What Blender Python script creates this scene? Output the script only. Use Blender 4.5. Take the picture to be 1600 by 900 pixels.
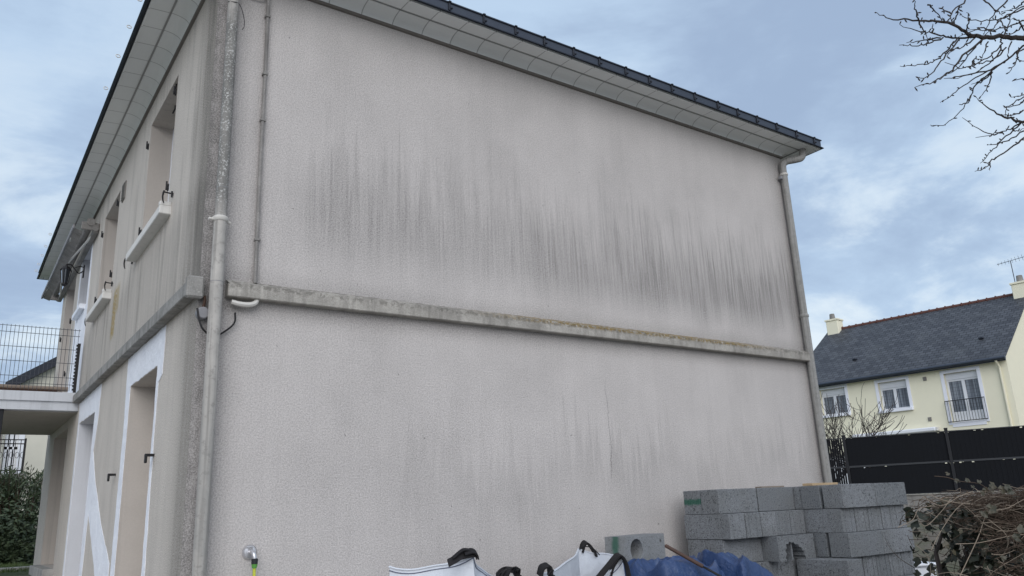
import bpy, bmesh, math, random
from mathutils import Vector, Matrix, noise as mnoise
from mathutils.geometry import tessellate_polygon
random.seed(7)
R = math.radians
scene = bpy.context.scene
for o in list(bpy.data.objects): bpy.data.objects.remove(o)
COL = scene.collection

# ------------------------------------------------------------------ camera
EYE = Vector((-1.206, -5.178, 1.62))
CR = Vector((0.82018411, -0.5705595, -0.04195091))
CU = Vector((-0.11982064, -0.2430187, 0.96259281))
CF = Vector((0.55941133, 0.78447675, 0.26768489))
cam = bpy.data.objects.new('camera', bpy.data.cameras.new('camera'))
COL.objects.link(cam)
m = Matrix((CR, CU, -CF)).transposed().to_4x4()
cam.matrix_world = Matrix.Translation(EYE) @ m
cam.data.sensor_width = 36
cam.data.lens = 1236.8 / 1600 * 36
cam.data.clip_start = 0.05
cam.data.clip_end = 2000
scene.camera = cam

# ------------------------------------------------------------------ light
SUN_DIR = Vector((-0.44, -0.80, 0.50)).normalized()     # towards the light
sun = bpy.data.objects.new('sun', bpy.data.lights.new('sun', 'SUN'))
COL.objects.link(sun)
sun.data.energy = 1.3
sun.data.angle = R(50)
sun.data.color = (1.0, 0.975, 0.955)
sun.rotation_euler = SUN_DIR.to_track_quat('Z', 'Y').to_euler()

scene.view_settings.view_transform = 'Standard'
scene.view_settings.look = 'None'
scene.view_settings.exposure = 0.0
scene.view_settings.gamma = 1.0


# ------------------------------------------------------------------ node expression helper
class G:
    def __init__(s, tree): s.t = tree
    def nd(s, typ, **kw):
        n = s.t.nodes.new(typ)
        for k, v in kw.items(): setattr(n, k, v)
        return n
    def val(s, v): return v
    def put(s, sock, v):
        if isinstance(v, S): s.t.links.new(v.s, sock)
        elif isinstance(v, bpy.types.NodeSocket): s.t.links.new(v, sock)
        elif isinstance(v, (tuple, list)) and len(v) == 3 and sock.type == 'RGBA': sock.default_value = (*v, 1)
        else: sock.default_value = v
    def math(s, op, *a, clamp=False):
        n = s.nd('ShaderNodeMath', operation=op, use_clamp=clamp)
        for i, v in enumerate(a): s.put(n.inputs[i], v)
        return S(s, n.outputs[0])
    def sm(s, a, b, x):       # smoothstep a..b
        n = s.nd('ShaderNodeMapRange', interpolation_type='SMOOTHSTEP')
        s.put(n.inputs[0], x); s.put(n.inputs[1], a); s.put(n.inputs[2], b)
        return S(s, n.outputs[0])
    def lin(s, a, b, x, c=0.0, d=1.0):
        n = s.nd('ShaderNodeMapRange')
        s.put(n.inputs[0], x); s.put(n.inputs[1], a); s.put(n.inputs[2], b); s.put(n.inputs[3], c); s.put(n.inputs[4], d)
        return S(s, n.outputs[0])
    def noise(s, v, scale=1.0, detail=2.0, rough=0.5, dist=0.0):
        n = s.nd('ShaderNodeTexNoise')
        s.put(n.inputs['Vector'], v); s.put(n.inputs['Scale'], scale); s.put(n.inputs['Detail'], detail)
        s.put(n.inputs['Roughness'], rough); s.put(n.inputs['Distortion'], dist)
        return S(s, n.outputs[0])
    def vor(s, v, scale=1.0, feature='F1', out=0):
        n = s.nd('ShaderNodeTexVoronoi', feature=feature)
        s.put(n.inputs['Vector'], v); s.put(n.inputs['Scale'], scale)
        return S(s, n.outputs[out])
    def xyz(s, x, y, z):
        n = s.nd('ShaderNodeCombineXYZ')
        for i, v in enumerate((x, y, z)): s.put(n.inputs[i], v)
        return S(s, n.outputs[0])
    def sep(s, v):
        n = s.nd('ShaderNodeSeparateXYZ'); s.put(n.inputs[0], v)
        return [S(s, o) for o in n.outputs]
    def mix(s, f, a, b, mode='MIX'):
        n = s.nd('ShaderNodeMix', data_type='RGBA', blend_type=mode)
        s.put(n.inputs[0], f); s.put(n.inputs[6], a); s.put(n.inputs[7], b)
        return S(s, n.outputs[2])
    def bump(s, h, dist=0.01, strength=1.0, normal=None):
        n = s.nd('ShaderNodeBump')
        s.put(n.inputs['Height'], h); n.inputs['Distance'].default_value = dist; n.inputs['Strength'].default_value = strength
        if normal is not None: s.put(n.inputs['Normal'], normal)
        return S(s, n.outputs[0])

class S:
    def __init__(s, g, sock): s.g, s.s = g, sock
    def __add__(s, o): return s.g.math('ADD', s, o)
    __radd__ = __add__
    def __mul__(s, o): return s.g.math('MULTIPLY', s, o)
    __rmul__ = __mul__
    def __sub__(s, o): return s.g.math('SUBTRACT', s, o)
    def __rsub__(s, o): return s.g.math('SUBTRACT', o, s)
    def __truediv__(s, o): return s.g.math('DIVIDE', s, o)


def material(name, fn=None, color=(0.5, 0.5, 0.5), rough=0.8, metal=0.0, bump=None, var=0.12, vscale=6.0, spec=0.3):
    mt = bpy.data.materials.new(name); mt.use_nodes = True
    t = mt.node_tree; b = t.nodes['Principled BSDF']; g = G(t)
    b.inputs['Roughness'].default_value = rough; b.inputs['Metallic'].default_value = metal
    b.inputs['Specular IOR Level'].default_value = spec
    co = S(g, g.nd('ShaderNodeTexCoord').outputs['Object'])
    if fn: fn(g, b, co)
    else:
        n = g.noise(co, vscale, 5, 0.6)
        c = g.mix(n, tuple(x * (1 - var) for x in color), tuple(min(1, x * (1 + var)) for x in color))
        g.put(b.inputs['Base Color'], c)
        g.put(b.inputs['Roughness'], g.lin(0.3, 0.7, n, max(0.05, rough - 0.08), min(1, rough + 0.08)))
        if bump: g.put(b.inputs['Normal'], g.bump(g.noise(co, bump[0], 4, 0.6), bump[1], 1.0))
    return mt


# ------------------------------------------------------------------ world
w = bpy.data.worlds.new('World'); scene.world = w; w.use_nodes = True
g = G(w.node_tree)
bg = w.node_tree.nodes['Background']
sky = g.nd('ShaderNodeTexSky', sky_type='NISHITA', sun_disc=False)
sky.sun_elevation = math.asin(SUN_DIR.z)
sky.sun_rotation = math.atan2(SUN_DIR.x, SUN_DIR.y)
sky.air_density = 1.2; sky.dust_density = 1.5
d = S(g, g.nd('ShaderNodeTexCoord').outputs['Generated'])
dx, dy, dz = g.sep(d)
den = g.math('MAXIMUM', dz, 0.0) + 0.55
pv = g.xyz(dx / den, dy / den, dz * 1.3)
n1 = g.noise(pv, 1.9, 7, 0.55, 0.25)
n2 = g.noise(g.xyz(dx / den + 7.3, dy / den * 1.3, dz * 2.6), 3.2, 9, 0.6, 0.3)
cl = g.sm(0.40, 0.57, n1 * 0.68 + n2 * 0.32)
SK = dict(dark=(4.5, 5.9, 8.2), mid=(6.5, 8.4, 10.8), white=(10.4, 11.5, 12.2))
c = g.mix(cl, SK['dark'], SK['mid'])
whm = g.sm(0.485, 0.60, n2 * 0.55 + n1 * 0.45) * g.sm(0.66, 0.10, dz)
c = g.mix(whm * 0.85, c, SK['white'])
c = g.mix(0.10, c, S(g, sky.outputs[0]))
# sky out of view brightened around the hidden sun, added to lift the walls
sd = g.nd('ShaderNodeVectorMath', operation='DOT_PRODUCT')
g.put(sd.inputs[0], d); sd.inputs[1].default_value = SUN_DIR
glow = g.sm(0.1, 1.0, S(g, sd.outputs['Value']))
c = g.mix(glow * 0.8, c, (14.0, 14.6, 16.0))
g.put(bg.inputs[0], c)
bg.inputs[1].default_value = 0.085


# ------------------------------------------------------------------ mesh helpers
def finish(name, bm, mat, parent=None, smooth=False, loc=None, rot=None, mats=None):
    me = bpy.data.meshes.new(name)
    bm.normal_update(); bm.to_mesh(me); bm.free()
    for mm in (mats or [mat]): me.materials.append(mm)
    if smooth:
        for p in me.polygons: p.use_smooth = True
        try: me.set_sharp_from_angle(angle=R(40))
        except Exception: pass
    o = bpy.data.objects.new(name, me); COL.objects.link(o)
    if parent: o.parent = parent
    if loc is not None: o.location = loc
    if rot is not None: o.rotation_euler = rot
    return o

def thing(name, label, cat, loc=(0, 0, 0), rz=0, group=None, kind=None):
    o = bpy.data.objects.new(name, None); COL.objects.link(o)
    o.location = loc; o.rotation_euler = (0, 0, rz)
    o.empty_display_size = 0.2
    return tag(o, label, cat, group, kind)

def tag(o, label, cat, group=None, kind=None):
    o['label'] = label; o['category'] = cat
    if group: o['group'] = group
    if kind: o['kind'] = kind
    return o

def box(bm, x0, x1, y0, y1, z0, z1, bev=0.0, mi=0, M=None):
    vs = [bm.verts.new(v) for v in ((x0, y0, z0), (x1, y0, z0), (x1, y1, z0), (x0, y1, z0), (x0, y0, z1), (x1, y0, z1), (x1, y1, z1), (x0, y1, z1))]
    fs = [bm.faces.new([vs[i] for i in f]) for f in ((3, 2, 1, 0), (4, 5, 6, 7), (0, 1, 5, 4), (1, 2, 6, 5), (2, 3, 7, 6), (3, 0, 4, 7))]
    for f in fs: f.material_index = mi
    if bev:
        es = {e for f in fs for e in f.edges}
        r = bmesh.ops.bevel(bm, geom=list(es), offset=bev, segments=1, affect='EDGES')
        vs = list({v for f in r['faces'] for v in f.verts} | {v for v in vs if v.is_valid})
    if M is not None: bmesh.ops.transform(bm, matrix=M, verts=[v for v in vs if v.is_valid])
    return vs

def tube(bm, pts, r, n=8, cap=True):
    """tube along pts; r a number or a list"""
    pts = [Vector(p) for p in pts]
    rs = r if isinstance(r, (list, tuple)) else [r] * len(pts)
    rings = []; prev = None
    for i, p in enumerate(pts):
        a = pts[max(i - 1, 0)]; b = pts[min(i + 1, len(pts) - 1)]
        t = (b - a)
        if t.length < 1e-9: t = Vector((0, 0, 1))
        t.normalize()
        if prev is None:
            u = t.cross(Vector((0, 0, 1)))
            if u.length < 0.05: u = t.cross(Vector((1, 0, 0)))
        else: u = prev - t * prev.dot(t)
        if u.length < 1e-6: u = t.orthogonal()
        u.normalize(); prev = u; v = t.cross(u)
        rings.append([bm.verts.new(p + (u * math.cos(2 * math.pi * k / n) + v * math.sin(2 * math.pi * k / n)) * rs[i]) for k in range(n)])
    for a, b in zip(rings, rings[1:]):
        for k in range(n):
            bm.faces.new((a[k], a[(k + 1) % n], b[(k + 1) % n], b[k]))
    if cap:
        bm.faces.new(rings[0][::-1]); bm.faces.new(rings[-1])

def ribbon(bm, pts, width_vec, thick=0.004):
    """flat strap: pts centre line, width vector, thickness"""
    wv = Vector(width_vec); pts = [Vector(p) for p in pts]; rows = []
    for i, p in enumerate(pts):
        t = (pts[min(i + 1, len(pts) - 1)] - pts[max(i - 1, 0)]).normalized()
        nn = t.cross(wv).normalized() * thick
        rows.append([bm.verts.new(p - wv / 2 - nn / 2), bm.verts.new(p + wv / 2 - nn / 2), bm.verts.new(p + wv / 2 + nn / 2), bm.verts.new(p - wv / 2 + nn / 2)])
    for a, b in zip(rows, rows[1:]):
        for k in range(4): bm.faces.new((a[k], a[(k + 1) % 4], b[(k + 1) % 4], b[k]))
    bm.faces.new(rows[0][::-1]); bm.faces.new(rows[-1])

def bez(pts, n=6):
    """Catmull-Rom through pts"""
    P = [Vector(p) for p in pts]; P = [P[0] * 2 - P[1]] + P + [P[-1] * 2 - P[-2]]; out = []
    for i in range(1, len(P) - 2):
        for k in range(n):
            t = k / n
            out.append(0.5 * ((2 * P[i]) + (-P[i - 1] + P[i + 1]) * t + (2 * P[i - 1] - 5 * P[i] + 4 * P[i + 1] - P[i + 2]) * t * t + (-P[i - 1] + 3 * P[i] - 3 * P[i + 1] + P[i + 2]) * t ** 3))
    out.append(P[-2]); return out

def holed(bm, u0, u1, z0, z1, holes, at, depth, mi_wall=0, mi_rev=None, flip=False, step=None):
    """wall sheet in (u,z) with rectangular holes and reveals; at(u,d,z) -> point, d = depth into the wall"""
    us = sorted({u0, u1, *[h[0] for h in holes], *[h[1] for h in holes]})
    zs = sorted({z0, z1, *[h[2] for h in holes], *[h[3] for h in holes]})
    us = [u for u in us if u0 <= u <= u1]; zs = [z for z in zs if z0 <= z <= z1]
    cache = {}
    def V(u, d_, z):
        k = (round(u, 5), round(d_, 5), round(z, 5))
        if k not in cache: cache[k] = bm.verts.new(at(u, d_, z))
        return cache[k]
    for a, b in zip(us, us[1:]):
        for c_, d_ in zip(zs, zs[1:]):
            mu, mz = (a + b) / 2, (c_ + d_) / 2
            if any(h[0] < mu < h[1] and h[2] < mz < h[3] for h in holes): continue
            q = [V(a, 0, c_), V(b, 0, c_), V(b, 0, d_), V(a, 0, d_)]
            f = bm.faces.new(q[::-1] if flip else q); f.material_index = mi_wall
    for i, h in enumerate(holes):
        mi = (mi_rev[i] if mi_rev else mi_wall)
        a, b, c_, d_ = h[:4]
        for q in (((a, c_), (a, d_)), ((b, d_), (b, c_)), ((a, d_), (b, d_)), ((b, c_), (a, c_))):
            (p, r), (s_, t_) = q
            pts = [at(p, 0, r), at(s_, 0, t_), at(s_, depth, t_), at(p, depth, r)]
            vs = [bm.verts.new(v) for v in pts]
            f = bm.faces.new(vs if flip else vs[::-1]); f.material_index = mi


def copy_thing(root, loc, rz=None, label=None, group=None):
    c_ = root.copy(); COL.objects.link(c_); c_.location = loc
    if rz is not None: c_.rotation_euler = (0, 0, rz)
    if label: c_['label'] = label
    if group: c_['group'] = group
    for ch in list(root.children):
        k = ch.copy(); COL.objects.link(k); k.parent = c_
    return c_

def ray(px, py):
    """direction seen at a pixel of the 1600 x 900 photograph, to lay things out on known planes"""
    return CF * 1236.8 + CR * (px - 800) - CU * (py - 450)
def on(ax, val, px, py):
    d_ = ray(px, py); return EYE + d_ * ((val - EYE[ax]) / d_[ax])
def at_dist(px, py, D):
    d_ = ray(px, py); return EYE + d_ * (D / math.hypot(d_.x, d_.y))

# ================================================================== materials
def streak_layer(g, u, z, freq, base, amp, seed, soft=0.10):
    """drips whose heads end in uneven pointed tops: returns 0..1 below the head line"""
    n = g.noise(g.xyz(u * freq, seed, z * 0.25), 1.0, 4.5, 0.68)
    top = g.lin(0.25, 0.75, n, base - amp, base + amp)
    dd_ = top - z
    return g.sm(0.0, soft, dd_) * g.lin(0.0, 0.9, dd_, 1.0, 0.30)

def plaster(base, kind):
    def fn(g, b, co):
        x, y, z = g.sep(co)
        u = x if kind == 'side' else y
        v3 = g.xyz(x, y, z)
        # coarse sprayed render grain
        gr = g.noise(v3, 95, 3, 0.7); gr2 = g.noise(v3, 170, 2, 0.6)
        grain = gr * 0.6 + gr2 * 0.4
        big = g.noise(v3, 0.55, 4, 0.55)
        mid = g.noise(v3, 2.4, 5, 0.6)
        vert = g.noise(g.xyz(u * 14, 3.3, z * 0.35), 1.0, 4, 0.6)
        vert2 = g.noise(g.xyz(u * 45, 9.1, z * 0.6), 1.0, 3, 0.6)
        if kind == 'side':
            up = 0.0
            for (fq, bs, am, sd, so, wt) in ((6.0, 4.30, 0.75, 1.7, 0.25, 0.08), (11.0, 4.22, 0.85, 5.1, 0.06, 0.13), (15.0, 4.05, 0.90, 11.4, 0.05, 0.16), (21.0, 3.95, 0.90, 17.4, 0.04, 0.17), (29.0, 3.95, 1.0, 41.0, 0.04, 0.16), (40.0, 4.0, 1.1, 53.0, 0.04, 0.12)):
                up = up + streak_layer(g, u, z, fq, bs, am, sd, so) * wt
            body = g.sm(3.20, 3.60, z + (g.noise(g.xyz(u * 3, 2, 0), 1, 2, 0.5) - 0.5) * 0.5)
            patch = g.lin(0.3, 0.62, g.noise(g.xyz(u * 0.8, 4.4, z * 0.5), 1.0, 3, 0.5), 0.5, 1.05)
            xr = g.sm(0.40, 0.9, u) * g.lin(0.5, 3.4, u, 0.45, 1.0)
            upper = up * body * patch * xr * g.lin(0.3, 0.7, vert2, 0.45, 1.15)
            M1 = streak_layer(g, u, z, 5.0, 2.3, 0.7, 23.0, 0.45)
            M2 = streak_layer(g, u, z, 17.0, 2.1, 0.8, 29.0, 0.15)
            lowp = g.lin(0.35, 0.62, g.noise(g.xyz(u * 0.9, 14.4, z * 0.8), 1.0, 2, 0.5), 0.1, 1.0)
            blot = g.sm(0.45, 0.68, g.noise(g.xyz(u * 1.3, 6.6, z * 1.1), 1.0, 5, 0.6)) * 0.09
            lower = (M1 * 0.13 + M2 * 0.20) * lowp * g.sm(0.8, 2.2, u) + blot
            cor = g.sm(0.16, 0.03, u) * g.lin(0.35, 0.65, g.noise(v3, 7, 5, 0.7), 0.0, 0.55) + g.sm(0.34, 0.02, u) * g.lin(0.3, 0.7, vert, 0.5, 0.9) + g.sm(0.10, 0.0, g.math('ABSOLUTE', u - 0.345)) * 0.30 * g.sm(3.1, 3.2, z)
            rgt = g.sm(0.30, 0.0, g.math('ABSOLUTE', u - 6.42)) * 0.28
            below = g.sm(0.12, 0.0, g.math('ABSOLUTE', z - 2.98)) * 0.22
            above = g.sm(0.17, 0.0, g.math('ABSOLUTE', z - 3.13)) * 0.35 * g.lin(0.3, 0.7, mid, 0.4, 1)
            soft = g.lin(0.35, 0.7, big, 0.0, 0.12) + g.lin(0.4, 0.75, vert, 0.0, 0.05)
            crk = g.math('ABSOLUTE', u - 3.45 - (g.noise(g.xyz(3.0, 1.0, z * 4.0), 1, 4, 0.7) - 0.5) * 0.10)
            crack = g.sm(0.006, 0.001, crk) * g.sm(1.75, 1.95, z) * g.sm(2.72, 2.55, z) * 0.45
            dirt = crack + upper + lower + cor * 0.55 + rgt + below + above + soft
            tint = (0.13, 0.125, 0.12)
        else:
            c1 = g.sm(0.45, 0.0, u) * g.lin(0.40, 0.6, g.noise(v3, 9, 6, 0.75), 0.0, 1.1) * 0.22 + g.sm(0.70, 0.0, u) * g.lin(0.3, 0.65, mid * 0.5 + vert * 0.5, 0.35, 1.1) * g.lin(2.0, 4.2, z, 0.55, 1.0)
            st = g.sm(0.45, 0.75, g.noise(g.xyz(u * 6, 8.3, z * 0.5), 1, 5, 0.65)) * 0.42 * g.lin(2.9, 3.1, z, 0.45, 1.0)
            und = g.sm(0.20, 0.62, g.noise(g.xyz(u * 14, 31, z * 0.6), 1, 4, 0.65)) * g.sm(4.0, 3.7, z) * g.sm(3.02, 3.2, z) * 0.28
            c2 = g.sm(0.55, 0.0, u) * 0.35
            soft = g.lin(0.35, 0.7, big, 0.0, 0.10)
            dirt = c1 * 0.36 + st + und + c2 + soft
            tint = (0.14, 0.13, 0.115)
        dirt = dirt * g.lin(0.38, 0.62, grain, 0.6, 1.35)
        dirt = g.math('MINIMUM', dirt, 0.9)
        col = g.mix(g.lin(0.3, 0.7, mid), tuple(k * 0.95 for k in base), tuple(k * 1.05 for k in base))
        col = g.mix(g.sm(0.43, 0.59, grain) * 0.58, col, tuple(k * 0.58 for k in base))
        col = g.mix(g.sm(0.60, 0.70, gr2) * 0.25, col, tuple(k * 1.25 for k in base))
        col = g.mix(dirt, col, tint)
        if kind == 'front':
            ys = g.sm(0.16, 0.02, g.math('ABSOLUTE', u - 3.46)) * g.sm(3.38, 3.5, z) * g.sm(4.0, 3.85, z) * g.sm(0.38, 0.55, g.noise(v3, 30, 3, 0.7)) * 1.3
            ys2 = g.sm(0.14, 0.02, g.math('ABSOLUTE', u - 3.30)) * g.sm(4.0, 3.9, z) * g.sm(3.62, 3.72, z) * 0.75 * g.lin(0.4, 0.6, vert2)
            col = g.mix(g.math('MINIMUM', ys + ys2, 0.85), col, (0.34, 0.24, 0.07))
        # pale lichen flecks close to the corner
        fl = g.sm(0.70, 0.76, g.noise(v3, 85, 2, 0.6)) * g.sm(0.16, 0.0, u)
        col = g.mix(fl * 0.8, col, (0.55, 0.55, 0.52))
        # tiny dark pits
        pit = g.sm(0.775, 0.80, g.noise(v3, 24, 1, 0.5)) * 0.5
        col = g.mix(pit, col, (0.10, 0.095, 0.09))
        g.put(b.inputs['Base Color'], col)
        b.inputs['Roughness'].default_value = 0.93
        b.inputs['Specular IOR Level'].default_value = 0.15
        g.put(b.inputs['Normal'], g.bump(grain + mid * 0.15, 0.010, 0.8))
    return fn

M = {}
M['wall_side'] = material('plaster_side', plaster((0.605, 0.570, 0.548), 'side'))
M['wall_front'] = material('plaster_front', plaster((0.64, 0.59, 0.53), 'front'))

def reveal_fn(base):
    def fn(g, b, co):
        x, y, z = g.sep(co)
        n = g.noise(co, 3.0, 5, 0.6); gr = g.noise(co, 110, 3, 0.6)
        vert = g.noise(g.xyz(x * 18, y * 18, z * 0.5), 1, 3, 0.6)
        c = g.mix(n, tuple(k * 0.88 for k in base), tuple(k * 1.06 for k in base))
        c = g.mix(g.sm(0.52, 0.75, vert) * 0.35, c, tuple(k * 0.5 for k in base))
        g.put(b.inputs['Base Color'], g.mix(g.lin(0.4, 0.6, gr, 0, 0.15), c, tuple(k * 0.7 for k in base)))
        b.inputs['Roughness'].default_value = 0.9
        g.put(b.inputs['Normal'], g.bump(gr, 0.002, 0.6))
    return fn
M['reveal'] = material('reveal_render', reveal_fn((0.52, 0.475, 0.43)))
M['reveal_pink'] = material('reveal_pinkish', reveal_fn((0.47, 0.40, 0.355)))
M['reveal_white'] = material('reveal_white', reveal_fn((0.62, 0.63, 0.66)))
def filler_fn(g, b, co):
    n = g.noise(co, 5, 5, 0.6, 0.6); t = g.noise(co, 22, 4, 0.65, 1.0)
    c = g.mix(g.lin(0.3, 0.7, n), (0.70, 0.72, 0.77), (0.82, 0.84, 0.88))
    c = g.mix(g.sm(0.62, 0.72, t) * 0.35, c, (0.48, 0.46, 0.44))
    g.put(b.inputs['Base Color'], c); b.inputs['Roughness'].default_value = 0.85
    g.put(b.inputs['Normal'], g.bump(n + t * 0.5, 0.02, 0.7))
M['white_paint'] = material('fresh_white_filler', filler_fn)

def concrete_fn(base, lich=0.0, streak=True):
    def fn(g, b, co):
        x, y, z = g.sep(co)
        gr = g.noise(co, 90, 4, 0.65); n = g.noise(co, 6, 6, 0.65); bl = g.noise(co, 1.5, 3, 0.5)
        c = g.mix(g.lin(0.3, 0.7, n), tuple(k * 0.62 for k in base), tuple(k * 1.12 for k in base))
        c = g.mix(g.lin(0.35, 0.65, gr, 0, 0.45), c, tuple(k * 0.5 for k in base))
        v = g.noise(g.xyz(x * 12, y * 12, z * 1.2), 1, 3, 0.6)
        c = g.mix(g.sm(0.48, 0.72, v) * 0.6, c, tuple(k * 0.42 for k in base))
        fl = g.sm(0.66, 0.72, g.noise(co, 70, 2, 0.6))
        c = g.mix(fl * 0.6, c, (0.50, 0.49, 0.45))
        if lich:
            m_ = g.sm(0.42, 0.52, g.noise(co, 38, 4, 0.7)) * g.sm(3.085, 3.11, z) * g.sm(1.8, 3.0, x) * g.sm(6.1, 5.0, x)
            c = g.mix(m_ * lich, c, (0.25, 0.18, 0.075))
            m2 = g.sm(0.46, 0.58, g.noise(co, 30, 4, 0.7)) * g.sm(3.075, 3.10, z)
            c = g.mix(m2 * 0.55, c, (0.11, 0.105, 0.09))
        g.put(b.inputs['Base Color'], c)
        b.inputs['Roughness'].default_value = 0.95
        g.put(b.inputs['Normal'], g.bump(gr + n * 0.6, 0.006, 0.9))
    return fn
M['band'] = material('weathered_band', concrete_fn((0.45, 0.425, 0.385), 1.0))
M['band_front'] = material('weathered_band_front', concrete_fn((0.36, 0.35, 0.33)))
M['sill'] = material('sill_concrete', reveal_fn((0.70, 0.69, 0.66)))
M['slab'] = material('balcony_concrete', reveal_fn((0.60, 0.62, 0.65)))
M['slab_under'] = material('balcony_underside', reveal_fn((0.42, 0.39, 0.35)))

def soffit_fn(axis):
    def fn(g, b, co):
        x, y, z = g.sep(co)
        u = x if axis == 0 else y
        k = u / 0.275 + 100.0
        fr = g.math('FRACT', k)
        idx = g.math('FLOOR', k)
        seam = g.math('LESS_THAN', fr, 0.028)
        wn = g.nd('ShaderNodeTexWhiteNoise', noise_dimensions='1D'); g.put(wn.inputs['W'], idx)
        n = g.noise(co, 5, 5, 0.6)
        c = g.mix(n, (0.72, 0.735, 0.725), (0.79, 0.805, 0.79))
        c = g.mix(S(g, wn.outputs[0]) * 0.35, c, (0.64, 0.66, 0.65))
        c = g.mix(seam * 0.5, c, (0.22, 0.22, 0.22))
        c = g.mix(g.sm(0.05, 0.0, fr) * 0.3, c, (0.15, 0.15, 0.145))
        g.put(b.inputs['Base Color'], c)
        b.inputs['Roughness'].default_value = 0.55
        g.put(b.inputs['Normal'], g.bump(1.0 - seam, 0.004, 0.7))
    return fn
M['soffit_x'] = material('eaves_boards_side', soffit_fn(0))
M['soffit_y'] = material('eaves_boards_front', soffit_fn(1))
M['groove'] = material('eaves_groove', color=(0.36, 0.36, 0.35), rough=0.7)
M['moulding'] = material('eaves_moulding', color=(0.17, 0.155, 0.14), rough=0.8, var=0.25, vscale=10)
M['zinc'] = material('dark_zinc', color=(0.055, 0.065, 0.085), rough=0.42, metal=0.6, var=0.3, vscale=9, spec=0.5)
M['zinc_black'] = material('dark_zinc_edge', color=(0.022, 0.026, 0.036), rough=0.45, metal=0.3, var=0.3)
M['black'] = material('black_iron', color=(0.018, 0.017, 0.018), rough=0.55, var=0.3, vscale=20)
M['rust'] = material('rusty_iron', color=(0.06, 0.035, 0.025), rough=0.8, var=0.4, vscale=30)

def pipe_fn(base, lich):
    def fn(g, b, co):
        x, y, z = g.sep(co)
        n = g.noise(co, 8, 5, 0.65); sp = g.noise(co, 75, 3, 0.65)
        v = g.noise(g.xyz(x * 40, y * 40, z * 1.0), 1, 4, 0.6)
        c = g.mix(g.lin(0.3, 0.7, n), tuple(k * 0.80 for k in base), tuple(k * 1.08 for k in base))
        c = g.mix(g.sm(0.45, 0.70, v) * 0.6, c, tuple(k * 0.42 for k in base))
        c = g.mix(g.sm(0.52, 0.66, g.noise(co, 22, 5, 0.7)) * 0.45, c, tuple(k * 0.4 for k in base))
        if lich:
            dk = g.sm(0.35, 0.6, g.noise(co, 14, 4, 0.6))
            zone = g.sm(3.5, 3.75, z) * g.sm(5.25, 4.95, z)
            c = g.mix(zone * g.lin(0.35, 0.6, n, 0.55, 0.9), c, (0.13, 0.128, 0.12))
            c = g.mix(g.sm(0.53, 0.60, sp) * zone * g.lin(0.4, 0.6, g.noise(co, 20, 3, 0.6), 0.2, 1.0), c, (0.48, 0.48, 0.46))
            c = g.mix(g.sm(0.35, 0.6, n) * g.sm(2.6, 1.8, z) * 0.45, c, (0.20, 0.20, 0.19))
        else:
            c = g.mix(g.sm(0.64, 0.70, sp) * 0.7, c, (0.48, 0.46, 0.38))
            c = g.mix(g.sm(0.45, 0.65, n) * 0.45, c, tuple(k * 0.5 for k in base))
        g.put(b.inputs['Base Color'], c); b.inputs['Roughness'].default_value = 0.6
        g.put(b.inputs['Normal'], g.bump(sp + n * 0.4, 0.002, 0.7))
    return fn
M['pipe'] = material('grey_downpipe', pipe_fn((0.43, 0.41, 0.38), True))
M['pipe_far'] = material('brown_grey_downpipe', pipe_fn((0.33, 0.325, 0.31), False))
M['conduit'] = material('painted_conduit', concrete_fn((0.33, 0.315, 0.30)))
M['pvc'] = material('pale_plastic', color=(0.58, 0.56, 0.52), rough=0.55, var=0.2, vscale=14)
M['box'] = material('grey_box', color=(0.24, 0.24, 0.25), rough=0.6, var=0.2)
M['glass'] = material('window_glass', color=(0.035, 0.042, 0.05), rough=0.06, spec=0.7, var=0.1)
M['upvc'] = material('white_frame', color=(0.74, 0.76, 0.80), rough=0.4, var=0.04)
M['shutter'] = material('roller_shutter', color=(0.50, 0.48, 0.46), rough=0.6, var=0.08)
M['door'] = material('painted_door', color=(0.40, 0.38, 0.36), rough=0.5)
M['vent'] = material('vent_mesh', color=(0.20, 0.19, 0.175), rough=0.7, var=0.3, vscale=60)

def block_fn(g, b, co):
    oi = g.nd('ShaderNodeObjectInfo')
    x, y, z = g.sep(co)
    rnd = S(g, oi.outputs['Random'])
    off = g.xyz(x + rnd * 37.0, y + rnd * 11.0, z + rnd * 5.0)
    gr = g.noise(off, 100, 3, 0.7); pit = g.noise(off, 95, 2, 0.6); n = g.noise(off, 4, 4, 0.6)
    c = g.mix(rnd, (0.175, 0.19, 0.205), (0.30, 0.315, 0.335))
    c = g.mix(g.lin(0.3, 0.7, n), c, (0.20, 0.21, 0.215))
    c = g.mix(g.lin(0.42, 0.66, gr, 0, 0.65), c, (0.12, 0.125, 0.13))
    c = g.mix(g.sm(0.60, 0.66, pit) * 0.85, c, (0.05, 0.052, 0.055))
    c = g.mix(g.sm(0.37, 0.30, pit) * 0.35, c, (0.44, 0.45, 0.46))
    g.put(b.inputs['Base Color'], c); b.inputs['Roughness'].default_value = 0.95
    b.inputs['Specular IOR Level'].default_value = 0.1
    g.put(b.inputs['Normal'], g.bump(gr - g.sm(0.58, 0.66, pit) * 0.8, 0.006, 0.9))
M['block'] = material('concrete_block', block_fn)
def green_block_fn(g, b, co):
    block_fn(g, b, co)
    x, y, z = g.sep(co)
    src = b.inputs['Base Color'].links[0].from_socket
    k = g.sm(0.035, 0.012, g.math('ABSOLUTE', z - 0.105 + (g.noise(co, 30, 3, 0.6) - 0.5) * 0.04)) * g.math('LESS_THAN', x, 0.03 - 0.25)
    g.put(b.inputs['Base Color'], g.mix(k * 0.8, src, (0.02, 0.11, 0.07)))
M['block_green'] = material('concrete_block_green_mark', green_block_fn)

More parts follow.
